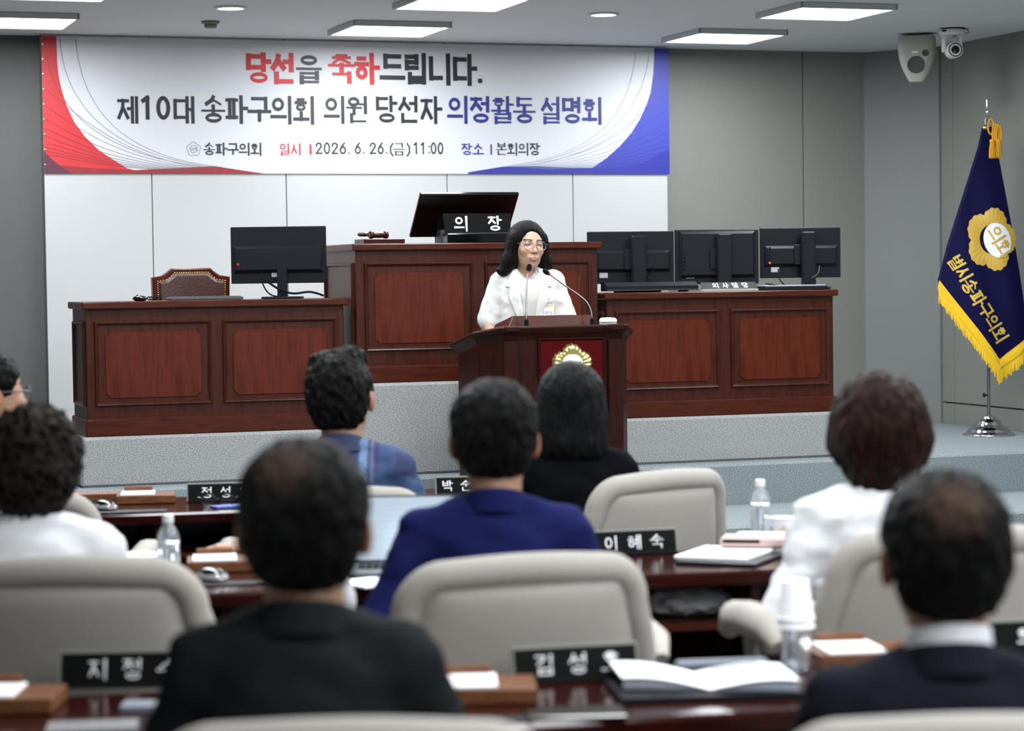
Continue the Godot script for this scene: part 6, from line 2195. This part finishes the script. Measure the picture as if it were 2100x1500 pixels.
func memo_tray(label: String, at: Vector3, turn: float) -> void:
	var t := thing("memo_tray", label, "memo tray", at, turn, "wooden memo trays")
	obj("base", geo().box(Vector3(0, 0.016, 0), Vector3(0.22, 0.032, 0.16), 0.003), mats.wood_tray, t)
	obj("paper", geo().box(Vector3(-0.03, 0.035, 0.004), Vector3(0.125, 0.006, 0.146), 0.001), mats.paper, t)
	obj("pen_rest", geo().box(Vector3(-0.03, 0.044, -0.07), Vector3(0.105, 0.02, 0.014), 0.002), mats.wood_tray, t)
func bottle(label: String, at: Vector3, cups: int) -> void:
	var t := thing("water_bottle", label, "bottle", at, 0.0, "clear water bottles")
	var prof := [Vector2(0.0, 0.002), Vector2(0.026, 0.0), Vector2(0.031, 0.006)]
	for k in 8:
		prof.append(Vector2(0.0315 - 0.0022 * (k % 2), 0.016 + k * 0.0135))
	prof.append_array([Vector2(0.0315, 0.128), Vector2(0.0285, 0.145), Vector2(0.021, 0.162), Vector2(0.0135, 0.174), Vector2(0.0125, 0.186)])
	obj("shell", geo().lathe(prof, 28, true), mats.clear_plastic, t)
	var inner := [Vector2(0.0, 0.004)]
	for k in range(2, prof.size() - 4):
		inner.append(prof[k] - Vector2(0.0012, 0.0))
	inner.append(Vector2(0.0, prof[prof.size() - 5].y))
	obj("water", geo().lathe(inner, 28, true), mats.water, t)
	obj("cap", geo().lathe([Vector2(0.0145, 0.178), Vector2(0.0152, 0.18), Vector2(0.0152, 0.198), Vector2(0.0135, 0.2), Vector2(0.0, 0.2)], 24), mats.white_plastic, t)
	if cups > 0:
		t.scale = Vector3(1, 0.8, 1)
	for k in cups:
		var c := tag(obj("paper_cup", geo(at + Vector3(0, 0.088 + k * 0.018, 0)).lathe([Vector2(0.041, 0.0), Vector2(0.041, 0.004), Vector2(0.0385, 0.005), Vector2(0.0285, 0.078 + (0.004 if k == cups - 1 else 0.0)), Vector2(0.026, 0.08), Vector2(0.0, 0.079)], 28), mats.paper), ["lower white paper cup turned over a water bottle", "upper white paper cup turned over another on a bottle"][k], "cup")
		c.set_meta("group", "paper cups over the bottle")
func build_desks() -> void:
	# near edges from the photograph; each desk runs on beyond the frame
	audience_desk("long glossy dark desk under the men in charcoal and slate", on_desk(-260, 1552), on_desk(2330, 1420), 0.53, [0.0, 0.345, 0.66, 1.0])
	audience_desk("long glossy dark desk with the laptop and pink notebook", on_desk(-240, 1246), on_desk(2080, 1147), 0.53, [0.0, 0.28, 0.52, 0.76, 1.0])
	audience_desk("long glossy dark desk with reading glasses lying on it", on_desk(-180, 1070), on_desk(1240, 1022), 0.62, [0.0, 0.34, 0.67, 1.0])
	var grp := "black desk nameplates"
	var r3 := -0.33
	nameplate("desk_nameplate", "black nameplate reading three white letters in front of charcoal jacket", "지정수", on_desk(256, 1408), r3, 0.262, 0.066, 0.044, 0.071, -0.075, grp)
	nameplate("desk_nameplate", "black nameplate with white letters behind the open white booklet", "김성호", on_desk(1180, 1396), -0.08, 0.262, 0.066, 0.044, 0.071, -0.088, grp)
	nameplate("desk_nameplate", "black nameplate with white letters beyond the man in slate suit", " 희", on_desk(2120, 1340), -0.2, 0.262, 0.066, 0.044, 0.071, -0.11, grp)
	nameplate("desk_nameplate", "black nameplate with three white letters beside the pink notebook", "이혜숙", on_desk(1300, 1137), -0.08, 0.262, 0.066, 0.044, 0.071, -0.093, grp)
	nameplate("desk_nameplate", "black nameplate with white letters behind the reading glasses", "정성임", on_desk(468, 1028), -0.2, 0.30, 0.062, 0.044, 0.07, -0.1, grp)
	nameplate("desk_nameplate", "black nameplate with white letters between plaid shirt and navy suit", "박순임", on_desk(965, 1014), -0.2, 0.262, 0.062, 0.044, 0.07, -0.11, grp)
	# desk with the reading glasses
	memo_tray("wooden memo tray with white paper near the reading glasses", on_desk(300, 1030), -0.2)
	slab("desk_mat", "black mat on the desk with the reading glasses", "mat", on_desk(265, 1050), -0.2, Vector3(0.27, 0.003, 0.09), mats.black_plastic, "sheet")
	mouse_at("glossy wrapped computer mouse on the mat near the reading glasses", on_desk(212, 1047), 0.6)
	slab("tablet", "slim wooden-edged tray by the man with glasses", "tray", on_desk(195, 1022), -0.2, Vector3(0.2, 0.02, 0.12), mats.wood_tray, "board")
	slab("leaflet", "small white leaflet by the blue jacket sleeve", "paper", on_desk(168, 1036), 0.5, Vector3(0.08, 0.002, 0.06), mats.paper, "sheet")
	slab("blue_folder", "bright blue folder behind the charcoal jacket man's head", "folder", on_desk(468, 1040), 0.2, Vector3(0.12, 0.006, 0.07), mats.paper_blue, "sheet")
	slab("envelope", "cream envelope under the bright blue folder", "envelope", on_desk(482, 1050), -0.15, Vector3(0.12, 0.003, 0.04), mats.cream_plastic, "sheet")
	var sp := thing("reading_glasses", "folded-open reading glasses lying before a black nameplate", "glasses", on_desk(448, 1036) + Vector3(0, 0.026, 0), -0.25)
	var sg := geo()
	sg.xf = Transform3D(Basis(Vector3.UP, PI) * Basis(Vector3.RIGHT, 0.0), Vector3(0, 0, -0.05))
	spectacles(sg, 0.0022)
	obj("frame", sg, mats.black_gloss, sp)
	var lg := geo()
	for s in [-1.0, 1.0]:
		lg.sheet(func(u: float, v: float) -> Vector3: return Vector3(s * 0.033 + cos(u * TAU) * 0.025 * (1 - v), -0.004 + sin(u * TAU) * 0.023 * (1 - v), 0.058), 20, 2, Vector3(0, 0, 1))
	obj("lenses", lg, mats.lens_glass, sp)
	# desk with laptop and pink notebook
	bottle("clear water bottle with white cap between curly-haired woman and charcoal jacket", on_desk(347, 1206), 0)
	bottle("clear water bottle with white cap beside the pink notebook", on_desk(1560, 1117), 0)
	var bowl := thing("paper_bowl", "white paper bowl next to the bottle by the curly-haired woman", "bowl", on_desk(284, 1208), 0.0)
	obj("bowl", geo().lathe([Vector2(0.038, 0.0), Vector2(0.056, 0.085), Vector2(0.059, 0.088), Vector2(0.059, 0.094), Vector2(0.05, 0.096), Vector2(0.0, 0.097)], 32), mats.paper, bowl)
	memo_tray("wooden memo tray with white paper beside the resting hand", on_desk(462, 1168), -0.2)
	mouse_at("glossy wrapped computer mouse beside the charcoal jacket", on_desk(434, 1192), 0.3)
	slab("desk_mat", "black mat under the mouse beside charcoal jacket", "mat", on_desk(530, 1196), -0.2, Vector3(0.30, 0.003, 0.07), mats.black_plastic, "sheet")
	slab("hand_pad", "dark pad under the resting hand", "mat", on_desk(462, 1140), -0.2, Vector3(0.1, 0.006, 0.05), mats.black_plastic, "sheet")
	var lp := thing("laptop", "open laptop with a bright document page on its screen", "laptop", on_desk(845, 1168), -0.30)
	obj("base", geo().box(Vector3(0, 0.009, 0.09), Vector3(0.345, 0.018, 0.23), 0.004), mats.grey_plastic, lp)
	keys(lp.get_node("base"), 0.30, 0.1, 0.019, mats.black_matte)
	lp.get_node("base/keys").position = Vector3(0, 0, 0.07)
	var hinge := Transform3D(Basis(Vector3.RIGHT, -0.3), Vector3(0, 0.015, -0.025))
	var lid := geo()
	lid.xf = hinge
	lid.box(Vector3(0, 0.1, -0.004), Vector3(0.345, 0.2, 0.008), 0.003)
	obj("lid", lid, mats.dark_steel, lp)
	var scr := geo()
	scr.xf = hinge
	scr.box(Vector3(0, 0.102, 0.001), Vector3(0.328, 0.182, 0.002))
	obj("screen", scr, mats.screen_glow, lp)
	var rows := geo()
	rows.xf = hinge
	for k in 9:
		rows.box(Vector3(-0.06 + 0.02 * (k % 3), 0.18 - k * 0.017, 0.0026), Vector3(0.12 + 0.05 * ((k * 7) % 3), 0.0025, 0.0008))
	obj("screen_text", rows, mats.screen_text, lp.get_node("screen")).set_meta("kind", "stuff")
	var blk := geo()
	blk.xf = hinge
	blk.box(Vector3(0.03, 0.09, 0.0027), Vector3(0.075, 0.055, 0.0008))
	obj("screen_picture", blk, mats.screen_blue, lp.get_node("screen"))
	var pl := OmniLight3D.new()
	pl.name = "screen_light"
	pl.position = Vector3(0, 0.12, 0.06)
	pl.light_energy = 0.03
	pl.light_color = Color(0.76, 0.83, 0.9)
	pl.light_size = 0.12
	pl.omni_range = 6.0
	pl.shadow_enabled = true
	lp.add_child(pl)
	slab("document", "loose white papers beside the laptop", "paper", on_desk(775, 1196), 0.35, Vector3(0.2, 0.006, 0.16), mats.paper, "sheets")
	slab("document_folder", "black folder with white papers under the pink notebook", "folder", on_desk(1500, 1148), -0.75, Vector3(0.24, 0.008, 0.30), mats.black_plastic, "cover")
	var pp := slab("document", "white papers spread on the black folder by the nameplate", "paper", on_desk(1488, 1143) + Vector3(0, 0.008, 0), -0.75, Vector3(0.22, 0.008, 0.28), mats.paper, "sheets")
	obj("string", geo().tube(PackedVector3Array([Vector3(-0.08, 0.012, -0.1), Vector3(-0.06, 0.012, -0.03), Vector3(0.0, 0.012, 0.02)]), 0.002, 6), mats.mic_ring, pp)
	var nb := thing("notebook", "pale pink leather notebook with black strap on white papers", "notebook", on_desk(1545, 1133) + Vector3(0, 0.018, 0), -0.55)
	obj("cover", geo().box(Vector3(0, 0.016, 0), Vector3(0.19, 0.032, 0.10), 0.008), mats.pink_leather, nb)
	obj("strap", geo().box(Vector3(-0.03, 0.02, 0.051), Vector3(0.11, 0.01, 0.004), 0.002), mats.black_matte, nb)
	obj("pages", geo().box(Vector3(0.02, 0.034, -0.02), Vector3(0.14, 0.008, 0.06), 0.002), mats.paper, nb)
	var cup := thing("paper_cup", "upright white paper cup with gold emblem behind the pink notebook", "cup", on_desk(1606, 1113), 0.0)
	obj("cup", geo().lathe([Vector2(0.0, 0.002), Vector2(0.026, 0.0), Vector2(0.037, 0.074), Vector2(0.039, 0.077), Vector2(0.037, 0.079), Vector2(0.0, 0.07)], 28), mats.paper, cup)
	obj("emblem_print", emblem_outline(geo(Vector3(-0.012, 0.038, 0.0335), -0.33), 0.016, 0.002), mats.gold_emblem, cup)
	# crumpled clear bag on the shelf below
	var bag_at := on_y(1445, 1272, 0.568)
	var fn := FastNoiseLite.new()
	fn.seed = 9
	fn.frequency = 9.0
	var bg := thing("plastic_bag", "crumpled translucent plastic bag on the shelf under the desk", "bag", bag_at + Vector3(0, 0, -0.12), -0.18)
	obj("film", geo().sheet(func(u: float, v: float) -> Vector3:
		var an := u * TAU
		var hh := sin(v * PI)
		var rr := 1.0 + 0.28 * fn.get_noise_3d(cos(an) * 0.25, v * 0.5, sin(an) * 0.25)
		return Vector3(cos(an) * 0.13 * hh * rr + 0.015 * fn.get_noise_2d(u * 1.2, v), maxf(0.001, 0.04 - cos(v * PI) * 0.04 * rr + 0.02 * fn.get_noise_2d(v, u) * hh), sin(an) * 0.09 * hh * rr), 40, 20), mats.bag_film, bg)
	# desk under the men in charcoal and slate
	memo_tray("wooden memo tray with white paper between charcoal jacket and open booklet", on_desk(985, 1432), -0.30)
	memo_tray("wooden memo tray beside the man in slate suit's shoulder", on_desk(1768, 1360), -0.2)
	memo_tray("wooden memo tray at the chair end behind charcoal jacket", on_desk(8, 1452), -0.33)
	slab("desk_mat", "black mat in front of the charcoal jacket's memo tray", "mat", on_desk(985, 1478), -0.3, Vector3(0.2, 0.003, 0.06), mats.black_plastic, "sheet")
	slab("notepad", "grey-blue notepad before the nameplate near the charcoal jacket", "notepad", on_desk(290, 1455), -0.3, Vector3(0.075, 0.012, 0.07), mats.paper_grey, "block")
	var sleeve := slab("plastic_sleeve", "clear plastic sleeve lying on the glossy desk by the charcoal jacket", "sleeve", on_desk(190, 1490), -0.2, Vector3(0.17, 0.004, 0.09), mats.film, "film")
	sleeve.set_meta("category", "sleeve")
	slab("tablet", "dark glossy tablet mirroring the lamps before the open booklet", "tablet", on_desk(1180, 1466), -0.28, Vector3(0.19, 0.008, 0.11), mats.black_gloss, "panel", 0.003)
	slab("document_folder", "black folder under the open white booklet", "folder", on_desk(1440, 1420), -0.22, Vector3(0.36, 0.012, 0.21), mats.black_plastic, "cover")
	var bk := thing("booklet", "open white booklet with curved pages on a black folder", "booklet", on_desk(1440, 1414) + Vector3(0, 0.013, 0), -0.24)
	obj("pages", geo().sheet(func(u: float, v: float) -> Vector3:
		var x := (u * 2 - 1) * 0.17
		return Vector3(x, 0.004 + 0.022 * pow(sin(absf(u * 2 - 1) * PI * 0.62), 1.0) , (v - 0.5) * 0.2 + x * 0.25), 30, 6, Vector3.UP), mats.paper, bk)
	obj("page_block", geo().sheet(func(u: float, v: float) -> Vector3:
		var x := (u * 2 - 1) * 0.168
		var z := 0.098 if v > 0.5 else -0.098
		var y := 0.002 + (0.021 * sin(absf(u * 2 - 1) * PI * 0.62) if absf(v - 0.5) < 0.4 else 0.0)
		return Vector3(x, y, z + x * 0.25), 30, 3), mats.paper_grey, bk)
	obj("printed_picture", geo().sheet(func(u: float, v: float) -> Vector3:
		var x := lerpf(0.03, 0.12, u)
		return Vector3(x, 0.0055 + 0.022 * sin(absf(x / 0.17) * PI * 0.62), lerpf(-0.085, -0.05, v) + x * 0.25), 8, 2, Vector3.UP), mats.cream_plastic, bk)
	slab("pouch", "long dark pouch with pale tabs at the far edge of desk", "pouch", on_desk(1480, 1372), -0.2, Vector3(0.2, 0.02, 0.03), mats.paper_grey, "case", 0.006)
	slab("tablet", "grey tablet lying beside the bottle with paper cups", "tablet", on_desk(1590, 1384), -0.5, Vector3(0.1, 0.008, 0.13), mats.grey_plastic, "panel", 0.002)
	bottle("water bottle under upturned paper cups beside the slate suit", on_desk(1632, 1372), 2)

func mouse_at(label: String, at: Vector3, turn: float) -> void:
	var t := thing("computer_mouse", label, "mouse", at, turn)
	var fn := FastNoiseLite.new()
	fn.seed = 4
	fn.frequency = 25.0
	obj("shell", geo(Vector3(0, 0.018, 0)).ball(Vector3.ZERO, Vector3(0.036, 0.02, 0.052), 18, 10), mats.black_gloss, t)
	obj("wrapper", geo(Vector3(0, 0.02, 0)).sheet(func(u: float, v: float) -> Vector3:
		var an := u * TAU
		var hh := sin(v * PI * 0.5)
		var rr := 1.08 + 0.16 * fn.get_noise_3d(cos(an) * 0.1, v * 0.1, sin(an) * 0.1)
		return Vector3(cos(an) * 0.04 * hh * rr, cos(v * PI * 0.5) * 0.024 * rr - 0.012, sin(an) * 0.056 * hh * rr), 28, 10, Vector3.UP), mats.film, t)

func _ready() -> void:
	# camera, sky, light
	var cam := Camera3D.new()
	cam.name = "camera"
	add_child(cam)
	cam.transform = Transform3D(Basis(CAM_R, CAM_U, -CAM_F), EYE)
	var lens := CameraAttributesPhysical.new()
	lens.frustum_focal_length = 76.8
	lens.frustum_focus_distance = 12.3
	lens.frustum_near = 0.05
	lens.frustum_far = 100.0
	lens.exposure_aperture = 3.1
	cam.attributes = lens
	cam.current = true
	var we := WorldEnvironment.new()
	we.name = "environment"
	var en := Environment.new()
	en.background_mode = Environment.BG_COLOR
	en.background_color = Color(0.02, 0.02, 0.02)
	en.tonemap_mode = Environment.TONE_MAPPER_LINEAR
	en.tonemap_exposure = EXPOSURE
	en.sdfgi_enabled = true
	en.ssao_enabled = true
	en.ssil_enabled = true
	we.environment = en
	add_child(we)
	rng.seed = 5
	make_materials()
	build_room()
	ceiling_lights()
	build_dais()
	build_lectern()
	build_banner()
	build_flag()
	build_ceiling_gear()
	print("fov ", cam.fov, " near ", cam.near)
	build_speaker_person()
	print("speaker ", Time.get_ticks_msec())
	build_chairs()
	build_desks()
	build_audience()
	print("audience ", Time.get_ticks_msec())
